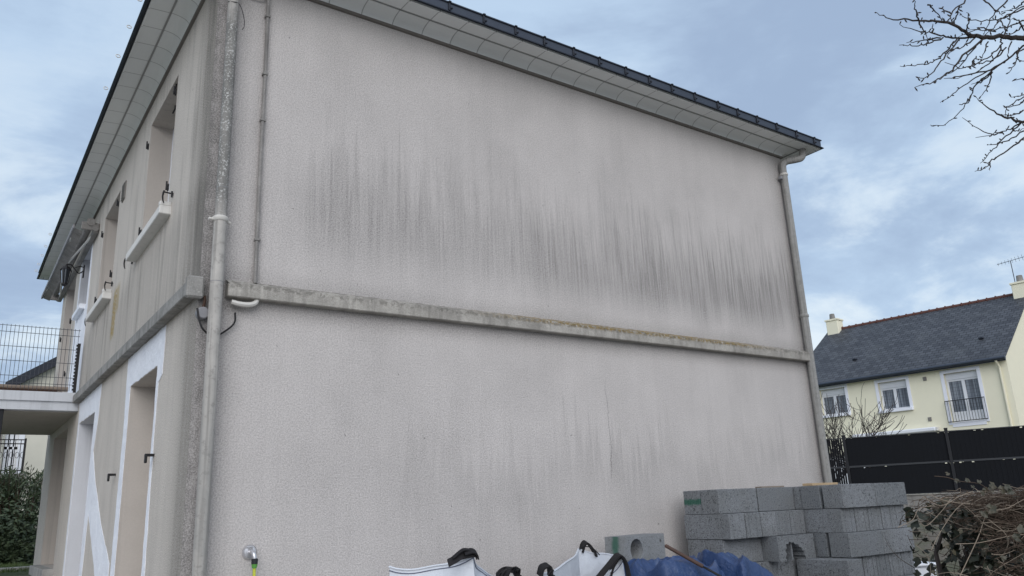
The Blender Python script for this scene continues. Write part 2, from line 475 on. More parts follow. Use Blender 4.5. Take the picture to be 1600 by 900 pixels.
def tarp_fn(g, b, co):
    n = g.noise(co, 7, 5, 0.6, 0.5); f = g.noise(co, 26, 4, 0.6, 1.2)
    c = g.mix(n, (0.014, 0.036, 0.105), (0.032, 0.070, 0.185))
    c = g.mix(g.sm(0.55, 0.75, g.noise(co, 12, 4, 0.7)) * 0.3, c, (0.22, 0.27, 0.36))
    g.put(b.inputs['Base Color'], c); b.inputs['Roughness'].default_value = 0.42
    b.inputs['Specular IOR Level'].default_value = 0.5
    g.put(b.inputs['Normal'], g.bump(f + n, 0.02, 0.6))
M['tarp'] = material('blue_tarpaulin', tarp_fn)

def bag_fn(g, b, co):
    x, y, z = g.sep(co)
    wv = g.noise(co, 9, 4, 0.6, 0.8)
    weave = g.math('SINE', z * 900.0) * g.math('SINE', (x + y) * 900.0)
    c = g.mix(wv, (0.50, 0.53, 0.58), (0.66, 0.69, 0.74))
    c = g.mix(g.sm(0.60, 0.8, g.noise(co, 5, 5, 0.7)) * 0.35, c, (0.42, 0.40, 0.37))
    g.put(b.inputs['Base Color'], c); b.inputs['Roughness'].default_value = 0.6
    g.put(b.inputs['Normal'], g.bump(wv + weave * 0.02, 0.02, 0.5))
M['bag'] = material('woven_white_bag', bag_fn)
M['bag_trim'] = material('bag_edge_cord', color=(0.10, 0.11, 0.16), rough=0.7)
M['strap'] = material('black_strap', color=(0.013, 0.012, 0.013), rough=0.7, var=0.4, vscale=30)
M['rubble'] = material('gravel_fill', color=(0.30, 0.27, 0.23), rough=0.95, var=0.5, vscale=30, bump=(25, 0.03))
M['wood'] = material('pale_wood', color=(0.42, 0.31, 0.19), rough=0.8, var=0.25, vscale=25)
M['wood_grey'] = material('weathered_wood', color=(0.22, 0.185, 0.15), rough=0.9, var=0.35, vscale=18)
M['handle'] = material('worn_handle', color=(0.075, 0.045, 0.035), rough=0.6, var=0.4, vscale=14)
M['steel'] = material('brushed_steel', color=(0.60, 0.60, 0.62), rough=0.3, metal=0.8, var=0.15)
M['tapblack'] = material('tap_connector', color=(0.02, 0.022, 0.026), rough=0.45)
M['green'] = material('green_connector', color=(0.10, 0.30, 0.06), rough=0.45)
M['hose'] = material('yellow_hose', color=(0.52, 0.55, 0.07), rough=0.4, var=0.15, vscale=40)
M['anthracite'] = material('anthracite_fence', color=(0.010, 0.011, 0.0135), rough=0.7, var=0.25, vscale=3, spec=0.08)
M['anth_post'] = material('anthracite_post', color=(0.013, 0.014, 0.017), rough=0.6)
M['wire'] = material('grey_wire', color=(0.05, 0.055, 0.065), rough=0.5)
M['plinth'] = material('block_plinth', concrete_fn((0.30, 0.29, 0.275)))
M['cream'] = material('cream_render', color=(0.80, 0.765, 0.60), rough=0.9, var=0.04, vscale=3, bump=(60, 0.004))
M['cream_trim'] = material('white_surround', color=(0.78, 0.80, 0.86), rough=0.7, var=0.03)
M['pale_render'] = material('pale_render', color=(0.60, 0.58, 0.50), rough=0.9, var=0.08, vscale=3)
M['stem'] = material('grey_bark', color=(0.045, 0.038, 0.035), rough=0.9, var=0.4, vscale=25)
M['twig'] = material('dry_twig', color=(0.25, 0.205, 0.16), rough=0.9, var=0.6, vscale=9)
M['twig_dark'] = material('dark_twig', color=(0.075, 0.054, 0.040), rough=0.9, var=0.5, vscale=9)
M['terracotta'] = material('ridge_tile', color=(0.11, 0.05, 0.04), rough=0.85, var=0.4, vscale=4)

def leaf_fn(a, b_, scale=5.0):
    def fn(g, b, co):
        n = g.noise(co, scale, 4, 0.7)
        c = g.mix(g.sm(0.35, 0.65, n), a, b_)
        g.put(b.inputs['Base Color'], c); b.inputs['Roughness'].default_value = 0.45
        b.inputs['Specular IOR Level'].default_value = 0.4
    return fn
M['oleander'] = material('oleander_leaf', leaf_fn((0.035, 0.055, 0.028), (0.075, 0.10, 0.05)))
M['ivy_dark'] = material('shaded_ivy_leaf', leaf_fn((0.010, 0.014, 0.009), (0.028, 0.034, 0.02), 9))  # ivy leaf colour darkened to stand in for shade inside the hedge
M['mat'] = material('dusty_mat', color=(0.26, 0.21, 0.17), rough=0.9, var=0.3)
M['ivy'] = material('ivy_leaf', leaf_fn((0.022, 0.024, 0.013), (0.062, 0.052, 0.030), 16))
M['dead_leaf'] = material('withered_leaf', leaf_fn((0.10, 0.05, 0.04), (0.20, 0.15, 0.09), 9))

def slate_fn(g, b, co):
    br = g.nd('ShaderNodeTexBrick'); 
    x, y, z = g.sep(co)
    g.put(br.inputs['Vector'], g.xyz(x, z * 1.35, 0.0))
    br.inputs['Scale'].default_value = 1.0
    br.inputs['Brick Width'].default_value = 0.27; br.inputs['Row Height'].default_value = 0.17
    br.inputs['Mortar Size'].default_value = 0.012; br.offset = 0.5
    br.inputs['Color1'].default_value = (0.040, 0.043, 0.052, 1); br.inputs['Color2'].default_value = (0.078, 0.083, 0.095, 1)
    br.inputs['Mortar'].default_value = (0.010, 0.011, 0.014, 1)
    n = g.noise(co, 1.2, 6, 0.7)
    c = g.mix(g.sm(0.45, 0.75, n) * 0.5, S(g, br.outputs[0]), (0.09, 0.095, 0.10))
    g.put(b.inputs['Base Color'], c); b.inputs['Roughness'].default_value = 0.55
    ph = g.math('FRACT', z * 1.35 / 0.17)
    g.put(b.inputs['Normal'], g.bump(ph * 0.6 - S(g, br.outputs['Fac']) * 0.5, 0.02, 0.7))
M['slate'] = material('slate_roof', slate_fn)

def ground_fn(g, b, co):
    n = g.noise(co, 0.5, 5, 0.6); f = g.noise(co, 18, 5, 0.7); gr = g.noise(co, 90, 3, 0.6)
    x, y, z = g.sep(co)
    earth = g.mix(f, (0.26, 0.245, 0.225), (0.44, 0.42, 0.385))  # ground beside the house, out of view, made pale to bounce light upward
    grass = g.mix(f, (0.035, 0.055, 0.02), (0.085, 0.11, 0.045))
    k = g.sm(0.42, 0.58, n * 0.5 + g.noise(co, 3, 4, 0.6) * 0.5)
    k2 = g.math('MAXIMUM', k * 0.5 * g.sm(6.3, 8.5, x), g.sm(6.5, 8.0, y - x * 0.25))
    soil = g.mix(f, (0.10, 0.085, 0.065), (0.22, 0.19, 0.155))
    earth = g.mix(g.sm(6.3, 8.5, x), earth, soil)
    g.put(b.inputs['Base Color'], g.mix(k2, earth, grass)); b.inputs['Roughness'].default_value = 0.95
    g.put(b.inputs['Normal'], g.bump(f + gr * 0.4, 0.04, 0.8))
M['ground'] = material('garden_ground', ground_fn)
M['grassblade'] = material('grass_blades', leaf_fn((0.045, 0.075, 0.02), (0.10, 0.14, 0.045)))
M['kerb'] = material('pale_edging', concrete_fn((0.46, 0.45, 0.43)))

# ================================================================== ground
def ss(a, b, x):
    t = min(1, max(0, (x - a) / (b - a))); return t * t * (3 - 2 * t)
def gh(x, y):
    left = 1.03 * ss(0.5, 7.2, y) * ss(9.5, 6.0, x)
    right = 1.06 * ss(7.2, 15, x + 0.25 * y)
    return max(left, right, 1.03 * ss(6, 12, y))
bm = bmesh.new()
def axis(lo, hi, fine_lo, fine_hi, st, grow=1.35):
    a = []; v = fine_lo
    while v <= fine_hi: a.append(v); v += st
    s_ = st; v = a[-1]
    while v < hi: s_ *= grow; v += s_; a.append(v)
    s_ = st; v = fine_lo
    while v > lo: s_ *= grow; v -= s_; a.insert(0, v)
    return a
xs = axis(-900, 900, -8, 24, 0.4); ys = axis(-900, 900, -8, 24, 0.4)
gv = [[bm.verts.new((x, y, gh(x, y) + 0.02 * mnoise.noise(Vector((x, y, 0))))) for y in ys] for x in xs]
for i in range(len(xs) - 1):
    for j in range(len(ys) - 1):
        bm.faces.new((gv[i][j], gv[i + 1][j], gv[i + 1][j + 1], gv[i][j + 1]))
o = finish('ground', bm, M['ground'], smooth=True); o['kind'] = 'structure'

# ================================================================== the house
L, W, HS = 6.47, 8.75, 5.477        # side wall length, street-side length, underside of the eaves moulding
ROOF_END = 9.3
BB, BT = 3.027, 3.122               # string course
OPEN = dict(W1=(1.19, 2.25, 4.02, 5.24), W2=(3.80, 4.79, 3.98, 5.15), W3=(5.78, 6.62, 4.36, 5.15), W4=(7.22, 8.30, 3.17, 5.15),
            G1=(1.10, 2.14, 0.35, 2.75), G2=(4.08, 5.22, 0.75, 2.765), G3=(6.30, 7.78, 1.15, 2.83))
keys = list(OPEN)
house = thing('house', 'two-storey house with dirt-streaked grey render, pale eaves and a string course', 'house')
bm = bmesh.new()
holed(bm, 0, W, -0.3, HS + 0.1, [OPEN[k] for k in keys], lambda u, d_, z: Vector((d_, u, z)), 0.22,
      0, [{'W1': 2, 'W2': 2, 'W3': 3, 'W4': 2, 'G1': 2, 'G2': 3, 'G3': 2}[k] for k in keys], flip=True)
# side wall, far wall, back wall
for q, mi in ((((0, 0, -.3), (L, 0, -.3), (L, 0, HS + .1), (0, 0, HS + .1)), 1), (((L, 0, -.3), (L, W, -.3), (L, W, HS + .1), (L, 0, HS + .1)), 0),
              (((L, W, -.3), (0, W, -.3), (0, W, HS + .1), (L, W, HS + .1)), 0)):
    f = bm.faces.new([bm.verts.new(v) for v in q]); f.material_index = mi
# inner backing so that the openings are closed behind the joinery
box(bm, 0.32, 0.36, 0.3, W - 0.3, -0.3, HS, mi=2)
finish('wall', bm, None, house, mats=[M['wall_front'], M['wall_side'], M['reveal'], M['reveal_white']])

# string course
bm = bmesh.new()
box(bm, 0.165, L - 0.02, -0.075, 0.0, BB, BT, 0.006)
# slope wash on top of the course
vs = [bm.verts.new(v) for v in ((0.165, -0.072, BT - .002), (L - .02, -0.072, BT - .002), (L - .02, 0, BT + .035), (0.165, 0, BT + .035))]
bm.faces.new(vs)
finish('string_course', bm, M['band'], house)
bm = bmesh.new()
box(bm, -0.075, 0.0, 0.0, 5.44, BB, BT, 0.006)
box(bm, -0.088, 0.018, -0.062, -0.002, BB - 0.03, BT + 0.02, 0.012)
finish('string_course', bm, M['band_front'], house)

# eaves
def sweep(bm, prof, closed=False, ext=0.0, which=(0, 1, 2, 3)):
    """profile (out, z) carried round the four sides of the house with mitred corners; one material slot per side direction"""
    def ring(o_, z): return [Vector((-o_, -o_, z)), Vector((L + o_, -o_, z)), Vector((L + o_, W + o_ * (ROOF_END - W) / 0.33, z)), Vector((-o_, W + o_ * (ROOF_END - W) / 0.33, z))]
    rings = [ring(*p) for p in prof]
    idx = range(len(prof) - 1) if not closed else range(len(prof))
    for i in idx:
        A, B = rings[i], rings[(i + 1) % len(prof)]
        for s_ in which:
            t_ = (s_ + 1) % 4
            f = bm.faces.new([bm.verts.new(v) for v in (A[s_], A[t_], B[t_], B[s_])])
            f.material_index = 0 if s_ in (0, 2) else 1
roof = thing('roof', '', ''); roof.parent = house
del roof['label'], roof['category']
bpy.data.objects.remove(roof)
bm = bmesh.new(); sweep(bm, [(0, HS - .002), (0.022, HS), (0.022, HS + .022), (0, HS + .022)]); finish('moulding', bm, M['moulding'], house)
cove = [(0.018 + 0.137 * (1 - math.cos(t)), HS + 0.02 + 0.062 * math.sin(t)) for t in [R(90) * k / 8 for k in range(9)]]
bm = bmesh.new(); sweep(bm, cove); o = finish('cove', bm, None, house, mats=[M['soffit_x'], M['soffit_y']])
bmx = bmesh.new(); sweep(bmx, [(0.152, HS + .080), (0.152, HS + .088), (0.176, HS + .088), (0.176, HS + .078)]); finish('groove', bmx, M['groove'], house)
bm = bmesh.new(); sweep(bm, [(0.171, HS + .080), (0.318, HS + .072), (0.318, HS + .062), (0.330, HS + .062), (0.330, HS + .09)]); finish('soffit', bm, None, house, mats=[M['soffit_x'], M['soffit_y']])
bm = bmesh.new(); sweep(bm, [(0.322, HS + .086), (0.352, HS + .064), (0.362, HS + .070), (0.352, HS + .084), (0.335, HS + .10)]); finish('drip_edge', bm, M['zinc_black'], house)
gut = None
bm = bmesh.new(); sweep(bm, [(0.325, HS + .088), (0.338, HS + .095), (0.340, HS + .162), (0.352, HS + .168), (0.350, HS + .178), (0.335, HS + .180), (0.325, HS + .17), (0.22, HS + .17), (0.22, HS + .1)])
gut = finish('gutter', bm, M['zinc'], house)
# low hipped roof
bm = bmesh.new()
e = 0.30; zb = HS + 0.14; ye = ROOF_END - 0.03
A = [Vector((-e, -e, zb)), Vector((L + e, -e, zb)), Vector((L + e, ye, zb)), Vector((-e, ye, zb))]
r0, r1 = Vector((L / 2, L / 2, zb + 1.15)), Vector((L / 2, W - L / 2, zb + 1.15))
V_ = [bm.verts.new(v) for v in A + [r0, r1]]
for f in ((0, 1, 4), (1, 2, 5, 4), (2, 3, 5), (3, 0, 4, 5)): bm.faces.new([V_[i] for i in f])
finish('roof', bm, M['slate'], house)
# gutter brackets on both visible eaves
def bracket(px_, py_, ang):
    bm = bmesh.new()
    box(bm, -0.008, 0.008, -0.014, 0.0, 0.016, 0.094, 0.003)
    box(bm, -0.013, 0.013, -0.024, 0.010, 0.088, 0.104, 0.004)
    box(bm, 0.004, 0.024, -0.024, -0.006, 0.030, 0.048, 0.005)
    return finish('gutter_bracket', bm, M['zinc_black'], gut, loc=(px_, py_, HS + .078), rot=(0, 0, ang))
first = bracket(0.1, -0.338, 0)
xk = 0.1 + 0.335
while xk < L + 0.3:
    c_ = first.copy(); COL.objects.link(c_); c_.location = (xk, -0.338, HS + .078); xk += random.uniform(0.31, 0.36)
# little eyelets standing above the street eaves
bm = bmesh.new()
pt = [(-0.36 - 0.028 + 0.018 * math.cos(a), 0.018 * math.sin(a) * 0.4, 0.018 * math.sin(a)) for a in [k * math.pi / 5 for k in range(11)]]
tube(bm, pt, 0.004, 5)
ey = finish('eyelet', bm, M['pvc'], gut, loc=(0, 0.55, HS + .165))
for yk in (0.9, 1.33, 1.85, 2.5, 7.2, 7.8, 8.3, 8.8, 9.2):
    c_ = ey.copy(); COL.objects.link(c_); c_.location = (0, yk, HS + .165)

# downpipes
def pipe_obj(name, pts, r, mat, parent, n=16):
    bm = bmesh.new(); tube(bm, pts, r, n); return finish(name, bm, mat, parent, smooth=True)
NX, NY = 0.088, -0.075
dp = pipe_obj('downpipe', [(NX, NY, -0.1), (NX, NY, 1.2), (NX, NY, 2.4), (NX, NY, 3.545)], 0.0415, M['pipe'], house)
dp['label'] = 'smooth grey lower length of the near downpipe'
dq = pipe_obj('downpipe', [(NX, NY, 3.50), (NX, NY, 4.2), (NX, NY, 5.3), (NX, NY - .01, 5.40), (NX - .02, NY - .08, 5.47), (NX - .03, NY - .16, 5.52), (NX - .03, NY - .19, 5.60)], 0.038, M['pipe'], house)
dq['label'] = 'lichen-spotted upper length of the near downpipe'
pipe_obj('collar', [(NX, NY, 3.525), (NX, NY, 3.535), (NX, NY, 3.552), (NX, NY, 3.56)], [0.044, 0.052, 0.052, 0.042], M['pvc'], dp)
pipe_obj('collar', [(NX, NY, 3.108), (NX, NY, 3.112)], [0.0425, 0.0425], M['box'], dp)
pipe_obj('collar', [(NX, NY, 3.762), (NX, NY, 3.766)], [0.0392, 0.0392], M['box'], dq)
bm = bmesh.new(); tube(bm, [(NX - .075, NY - .005, 3.535), (NX, NY, 3.535), (NX + .068, NY + .01, 3.53)], 0.010, 8)
finish('clamp', bm, M['pvc'], dp, smooth=True)
FX, FY = 6.415, -0.055
fp = pipe_obj('downpipe', [(FX, FY, -0.1), (FX, FY, 2), (FX, FY, 3.54)], 0.042, M['pipe_far'], house)
fq = pipe_obj('downpipe', [(FX, FY, 3.50), (FX, FY, 4.4), (FX, FY, 5.20), (FX, FY, 5.30)] + bez([(FX, FY, 5.32), (FX + .005, FY - .006, 5.365), (FX + .05, FY - .03, 5.405), (FX + .13, FY - .09, 5.42), (FX + .20, FY - .125, 5.445), (FX + .225, FY - .14, 5.50), (FX + .225, FY - .14, 5.57)], 4), 0.040, M['pipe_far'], house)
pipe_obj('collar', [(FX, FY, 3.52), (FX, FY, 3.53), (FX, FY, 3.55), (FX, FY, 3.56)], [0.044, 0.050, 0.050, 0.042], M['pipe_far'], fp)
pipe_obj('collar', [(FX, FY, 5.22), (FX, FY, 5.225), (FX, FY, 5.245), (FX, FY, 5.25)], [0.042, 0.048, 0.048, 0.042], M['pvc'], fq)
bm = bmesh.new(); box(bm, FX - .075, FX - .04, FY - .01, FY + .03, 5.17, 5.21, 0.004); finish('clamp', bm, M['box'], fq)
# thin conduit up the side wall and its loose end below the course
pipe_obj('conduit', [(0.352, -0.018, 3.15), (0.350, -0.02, 4.0), (0.356, -0.018, 4.8), (0.353, -0.018, 5.49)], 0.014, M['conduit'], house, 8)
for zc in (3.45, 4.35, 4.72, 5.2):
    bm = bmesh.new(); box(bm, 0.334, 0.372, -0.038, 0.0, zc, zc + .018, .002); finish('clip', bm, M['conduit'], house)
pipe_obj('conduit', bez([(0.365, -0.045, 3.04), (0.350, -0.05, 3.005), (0.31, -0.055, 2.987), (0.25, -0.055, 2.985), (0.195, -0.05, 2.995)], 4), 0.017, M['pvc'], house, 8)
# cables
cab = pipe_obj('cable', bez([(-0.015, -0.05, 2.93), (0.0, -0.06, 2.85), (0.03, -0.06, 2.79), (0.1, -0.03, 2.76), (0.17, -0.03, 2.80), (0.225, -0.035, 2.86), (0.228, -0.03, 2.93)], 5), 0.0065, M['black'], house, 6)
bm = bmesh.new(); tube(bm, [(0.024, 0.0, 2.905), (0.024, -0.045, 2.905)], 0.040, 16); tube(bm, [(0.024, -0.045, 2.905), (0.024, -0.052, 2.905)], [0.040, 0.034], 16)
finish('junction_box', bm, M['box'], house, smooth=True)
pipe_obj('cable', bez([(0.028, -0.03, 3.02), (0.032, -0.03, 2.99), (0.026, -0.03, 2.94)], 4), 0.010, M['rust'], house, 6)
pipe_obj('cable', bez([(NX + .045, -0.03, 3.12), (NX + .046, -0.03, 3.3), (NX + .048, -0.03, 3.5), (NX + .046, -0.03, 3.75)], 4), 0.005, M['black'], house, 6)
pipe_obj('wire', bez([(NX - .04, NY - .01, 5.185), (NX, NY - .042, 5.178), (NX + .042, NY - .01, 5.19), (NX + .075, NY, 5.12), (NX + .085, NY, 5.04), (NX + .072, NY, 5.0)], 4), 0.0028, M['black'], house, 5)
pipe_obj('cable', bez([(0.12, -0.03, 5.37), (0.17, -0.035, 5.34), (0.24, -0.03, 5.335), (0.30, -0.03, 5.34), (0.34, -0.03, 5.37)], 4), 0.006, M['black'], house, 6)

# fresh filler/paint round the ground-floor openings (thin skins on the wall)
def skin(polys, name='paint_patch', x=-0.004):
    bm = bmesh.new()
    for P in polys:
        # ragged outline
        out = []
        for (a, b_) in zip(P, P[1:] + P[:1]):
            a, b_ = Vector(a), Vector(b_); n_ = max(1, int((b_ - a).length / 0.06))
            for k in range(n_):
                p = a.lerp(b_, k / n_)
                j = 0.008 if 0 < k else 0.0
                out.append(p + Vector((random.uniform(-j, j), random.uniform(-j, j))))
        top = [bm.verts.new((x, p.x, p.y)) for p in out]; bot = [bm.verts.new((0.0005, p.x, p.y)) for p in out]
        for tri in tessellate_polygon([[Vector((p.x, p.y, 0)) for p in out]]):
            bm.faces.new([top[i] for i in tri])
        for k in range(len(out)): bm.faces.new((top[k], bot[k], bot[(k + 1) % len(out)], top[(k + 1) % len(out)]))
    bmesh.ops.recalc_face_normals(bm, faces=bm.faces[:])
    return finish(name, bm, M['white_paint'], house)
skin([[(0.905, 3.022), (0.915, 2.66), (1.03, 2.62), (1.035, 2.3), (1.00, 1.5), (0.98, 0.35), (1.095, 0.35), (1.095, 2.752), (2.145, 2.752), (2.145, 0.35), (2.32, 0.35), (2.33, 1.6), (2.30, 2.5), (2.35, 2.8), (2.355, 3.022)]])
skin([[(3.78, 3.022), (3.83, 2.6), (3.93, 2.35), (3.62, 2.05), (3.0, 1.62), (2.42, 1.32), (2.42, 0.75), (2.75, 0.9), (3.3, 1.35), (3.85, 1.75), (3.93, 0.75), (4.075, 0.75), (4.075, 2.77), (5.225, 2.77), (5.225, 0.8), (5.33, 0.8), (5.33, 2.92), (5.40, 3.022)]])
skin([[(5.62, 3.17), (5.62, 4.30), (5.70, 5.2), (5.775, 5.2), (5.775, 4.33), (6.63, 4.33), (6.63, 5.2), (6.75, 5.2), (6.75, 3.17)]])

# windows and doors
def window(k, sill=True, split=True, roller=True, near_sill=0.12):
    y0, y1, z0, z1 = OPEN[k]
    X = 0.19
    bm = bmesh.new(); fw = 0.055
    box(bm, X, X + .06, y0, y0 + fw, z0, z1, .004); box(bm, X, X + .06, y1 - fw, y1, z0, z1, .004)
    box(bm, X, X + .06, y0 + fw, y1 - fw, z0, z0 + fw, .004); box(bm, X, X + .06, y0 + fw, y1 - fw, z1 - fw, z1, .004)
    if split: box(bm, X, X + .06, (y0 + y1) / 2 - .04, (y0 + y1) / 2 + .04, z0 + fw, z1 - fw, .004)
    fr = finish('window', bm, M['upvc'], house)
    bm = bmesh.new(); box(bm, X + .03, X + .036, y0 + fw, y1 - fw, z0 + fw, z1 - fw); finish('pane', bm, M['glass'], fr)
    if sill:
        bm = bmesh.new(); box(bm, -0.085, X, y0 - near_sill, y1 + near_sill + .1, z0 - 0.075, z0 - 0.004, .006)
        box(bm, -0.085, 0.0, y0 - near_sill + 0.002, y0 - near_sill + .05, z0 - 0.004, z0 + .03, .004)
        finish('sill', bm, M['sill'], fr)
    return fr
w1 = window('W1'); w2 = window('W2', near_sill=0.05); window('W3', sill=False); window('W4', sill=False)
bm = bmesh.new(); box(bm, -0.065, 0.19, 5.86, 6.60, 4.285, 4.35, .006); finish('sill', bm, M['upvc'], w2)
for k in ('G1', 'G2', 'G3'):
    y0, y1, z0, z1 = OPEN[k]
    bm = bmesh.new()
    box(bm, 0.20, 0.25, y0, y1, z0, z1)
    for q in range(4):
        box(bm, 0.188, 0.20, y0 + .08, y1 - .08, z0 + .08 + q * (z1 - z0 - .1) / 4, z0 + .02 + (q + 1) * (z1 - z0 - .1) / 4, .004)
    dr = finish('door', bm, M['door'], house)
    bm = bmesh.new(); tube(bm, [(0.19, y0 + .12, z0 + 1.0), (0.15, y0 + .12, z0 + 1.0), (0.15, y0 + .22, z0 + 1.0)], 0.01, 8); finish('handle', bm, M['steel'], dr)

# pintles (hinge pins) and shutter catches
def pintle(y, z):
    bm = bmesh.new()
    box(bm, -0.010, 0.0, -0.014, 0.014, -0.04, 0.02, .003); tube(bm, [(-0.018, 0, -0.035), (-0.018, 0, 0.04)], 0.007, 8)
    box(bm, -0.02, 0.0, -0.010, 0.010, -0.025, 0.0, .002)
    return finish('hinge_pin', bm, M['black'], house, loc=(0, y, z))
for k, dzs in (('W1', (0.17, 1.03)), ('W2', (0.17, 0.98)), ('W4', (0.45, 1.2))):
    y0, y1, z0, z1 = OPEN[k]
    for dz_ in dzs: pintle(y1 + .05, z0 + dz_)
    for dz_ in dzs: pintle(y0 + .035, z0 + dz_ + .05)
def catch(y, z, s_=1):
    bm = bmesh.new()
    tube(bm, [(0.0, 0, 0), (-0.075, 0, 0.003)], 0.006, 6); tube(bm, [(-0.070, 0, 0.015), (-0.074, 0.0, 0.0), (-0.076, 0.01 * s_, -0.03), (-0.07, 0.02 * s_, -0.06), (-0.062, 0.02 * s_, -0.08)], [0.007, .008, .007, .006, .004], 6)
    tube(bm, [(-0.012, 0, -0.03), (-0.012, 0, 0.02)], 0.008, 6)
    return finish('shutter_catch', bm, M['black'], house, loc=(0, y, z))
for y_, z_ in ((1.02, 4.10), (2.58, 3.99), (3.70, 4.06), (5.03, 3.96)): catch(y_, z_)
def catch_low(y, z):
    bm = bmesh.new(); box(bm, -0.055, 0, -0.01, 0.01, -.010, .010, .002); box(bm, -0.062, -0.046, -0.012, 0.02, -0.055, 0.010, .003)
    return finish('shutter_catch', bm, M['black'], house, loc=(0, y, z))
catch_low(0.985, 2.09); catch_low(2.50, 2.04)
# hooks under the lintel of the first window
for (x_, y_) in ((0.02, 1.36), (0.10, 1.75)):
    bm = bmesh.new(); tube(bm, [(x_, y_, 5.24), (x_, y_, 5.21), (x_, y_ + .09, 5.205)], 0.007, 6); finish('hook', bm, M['black'], house)
# vents
for (y0, y1, z0, z1) in ((3.44, 3.60, 4.93, 5.13),):
    bm = bmesh.new(); box(bm, -0.012, 0, y0, y1, z0, z1, .003)
    for q in range(7): box(bm, -0.02, -0.012, y0 + .01, y1 - .01, z0 + .012 + q * .026, z0 + .022 + q * .026)
    finish('vent_grille', bm, M['vent'], house)
# balcony: slab with a lip, carried on a steel post
bm = bmesh.new()
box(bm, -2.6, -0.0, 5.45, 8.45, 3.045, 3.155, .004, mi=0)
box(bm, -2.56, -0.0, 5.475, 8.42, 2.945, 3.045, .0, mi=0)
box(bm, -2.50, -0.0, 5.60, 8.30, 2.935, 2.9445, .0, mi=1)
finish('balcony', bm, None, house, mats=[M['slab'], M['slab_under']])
bm = bmesh.new(); box(bm, -0.90, -0.742, 5.50, 5.60, gh(-.8, 5.5) - .1, 2.944, .004); finish('post', bm, M['anth_post'], house)
# threshold
bm = bmesh.new(); box(bm, -0.12, 0.2, 6.2, 7.85, 1.02, 1.149, .006); finish('doorstep', bm, M['kerb'], house)

# ------------------------------------------------------------------ fixed to the house but things of their own
rail = thing('mesh_fence', 'dark wire mesh fence panel along the edge of the balcony', 'fence', (0, 5.49, 3.155))
bm = bmesh.new()
x_ = -0.075
while x_ > -2.55:
    tube(bm, [(x_, 0, 0.02), (x_, 0, 0.775)], 0.0027, 5); x_ -= 0.0415
for zz in (0.095, 0.177, 0.35, 0.517, 0.685, 0.76):
    tube(bm, [(-0.06, -0.004, zz), (-2.56, -0.004, zz)], 0.0034, 5)
finish('wire_panel', bm, M['wire'], rail)
bm = bmesh.new(); box(bm, -0.075, -0.045, -0.015, 0.015, 0, 0.60)
for q in range(14): box(bm, -0.088, -0.074, -0.014, 0.014, 0.03 + q * .041, 0.052 + q * .041)
finish('post', bm, M['black'], rail)
for xq in (-1.3, -2.54):
    bm = bmesh.new(); box(bm, xq - .02, xq + .02, 0.012, 0.052, 0, 0.80); finish('post', bm, M['black'], rail)
hr = thing('handrail', 'black bar handrail along the back edge of the balcony', 'handrail', (0, 8.35, 3.155))
bm = bmesh.new(); tube(bm, [(-2.5, 0, 0.44), (-0.25, 0, 0.44)], 0.013, 8); finish('bar', bm, M['black'], hr)
for xq in (-0.26, -1.3, -2.4):
    bm = bmesh.new(); tube(bm, [(xq, 0, 0), (xq, 0, 0.44)], 0.011, 8); finish('post', bm, M['black'], hr)
bm = bmesh.new(); box(bm, -1.3, 0.25, -0.12, 0.12, 0, 0.03, .004); box(bm, -1.3, 0.2, -.1, .1, .032, .055, .003)
tag(finish('plank_stack', bm, M['rust'], None, loc=(-0.42, 5.75, 3.157)), 'reddish brown planks lying on the balcony behind the mesh', 'planks')
bm = bmesh.new(); tube(bm, [(-0.5, 0, 0.028), (0, 0.01, 0.03), (0.42, 0, 0.028)], 0.028, 12)
tag(finish('rolled_mat', bm, M['mat'], None, smooth=True, loc=(-0.52, 5.78, 3.212)), 'pale rolled mat lying on the brown planks on the balcony', 'mat')

# retractable awning under the street eaves
aw = thing('awning', 'closed grey retractable awning fixed under the eaves above the balcony', 'awning', (0, 5.25, 5.13))
def aw_part(name, mat, fn_, sm=False):
    bm = bmesh.new(); fn_(bm); return finish(name, bm, mat, aw, smooth=sm)
Lw = 3.75
aw_part('back_bar', M['conduit'], lambda b: box(b, -0.06, -0.005, 0, Lw, -0.02, 0.045, .006))
def fab(b):
    n = 14
    tube(b, [(-0.10, 0.04, 0.10), (-0.10, Lw - .04, 0.10)], 0.042, n)
aw_part('fabric_roll', M['conduit'], fab, True)
def front(b):
    box(b, -0.285, -0.262, 0.05, Lw + .05, 0.015, 0.065, .006)
aw_part('front_bar', M['box'], front)
def val(b):
    prev = None
    for i in range(181):
        y_ = 0.06 + i * (Lw - .05) / 180
        zt, zb_ = -0.0, -0.055 - 0.022 * abs(math.sin(i * math.pi / 9))
        cur = (b.verts.new((-0.262, y_, zt + .02)), b.verts.new((-0.262 + .09, y_, zb_ + .045)))
        if prev: b.faces.new((prev[0], cur[0], cur[1], prev[1]))
        prev = cur
aw_part('valance', M['conduit'], val)
for (a, c1_, b2) in (((-0.05, 0.25, -0.0), (-0.16, 1.5, 0.0), (-0.26, 0.45, 0.03)), ((-0.05, Lw - .3, 0), (-0.16, Lw - 1.5, 0.0), (-0.26, Lw - .5, 0.03))):
    aw_part('arm', M['sill'], lambda b: tube(b, [a, c1_, b2], 0.016, 8))
for y_ in (0.0, Lw):
    def end(b, y_=y_):
        box(b, -0.20, 0.0, y_ - .015, y_ + .015, 0.0, 0.10, .01)
        tube(b, [(-0.10, y_ - .03, 0.10), (-0.10, y_ + .03, 0.10)], 0.050, 14); tube(b, [(-0.045, y_ - .03, 0.03), (-0.045, y_ + .03, 0.03)], 0.040, 12)
    aw_part('end_bracket', M['conduit'], end)

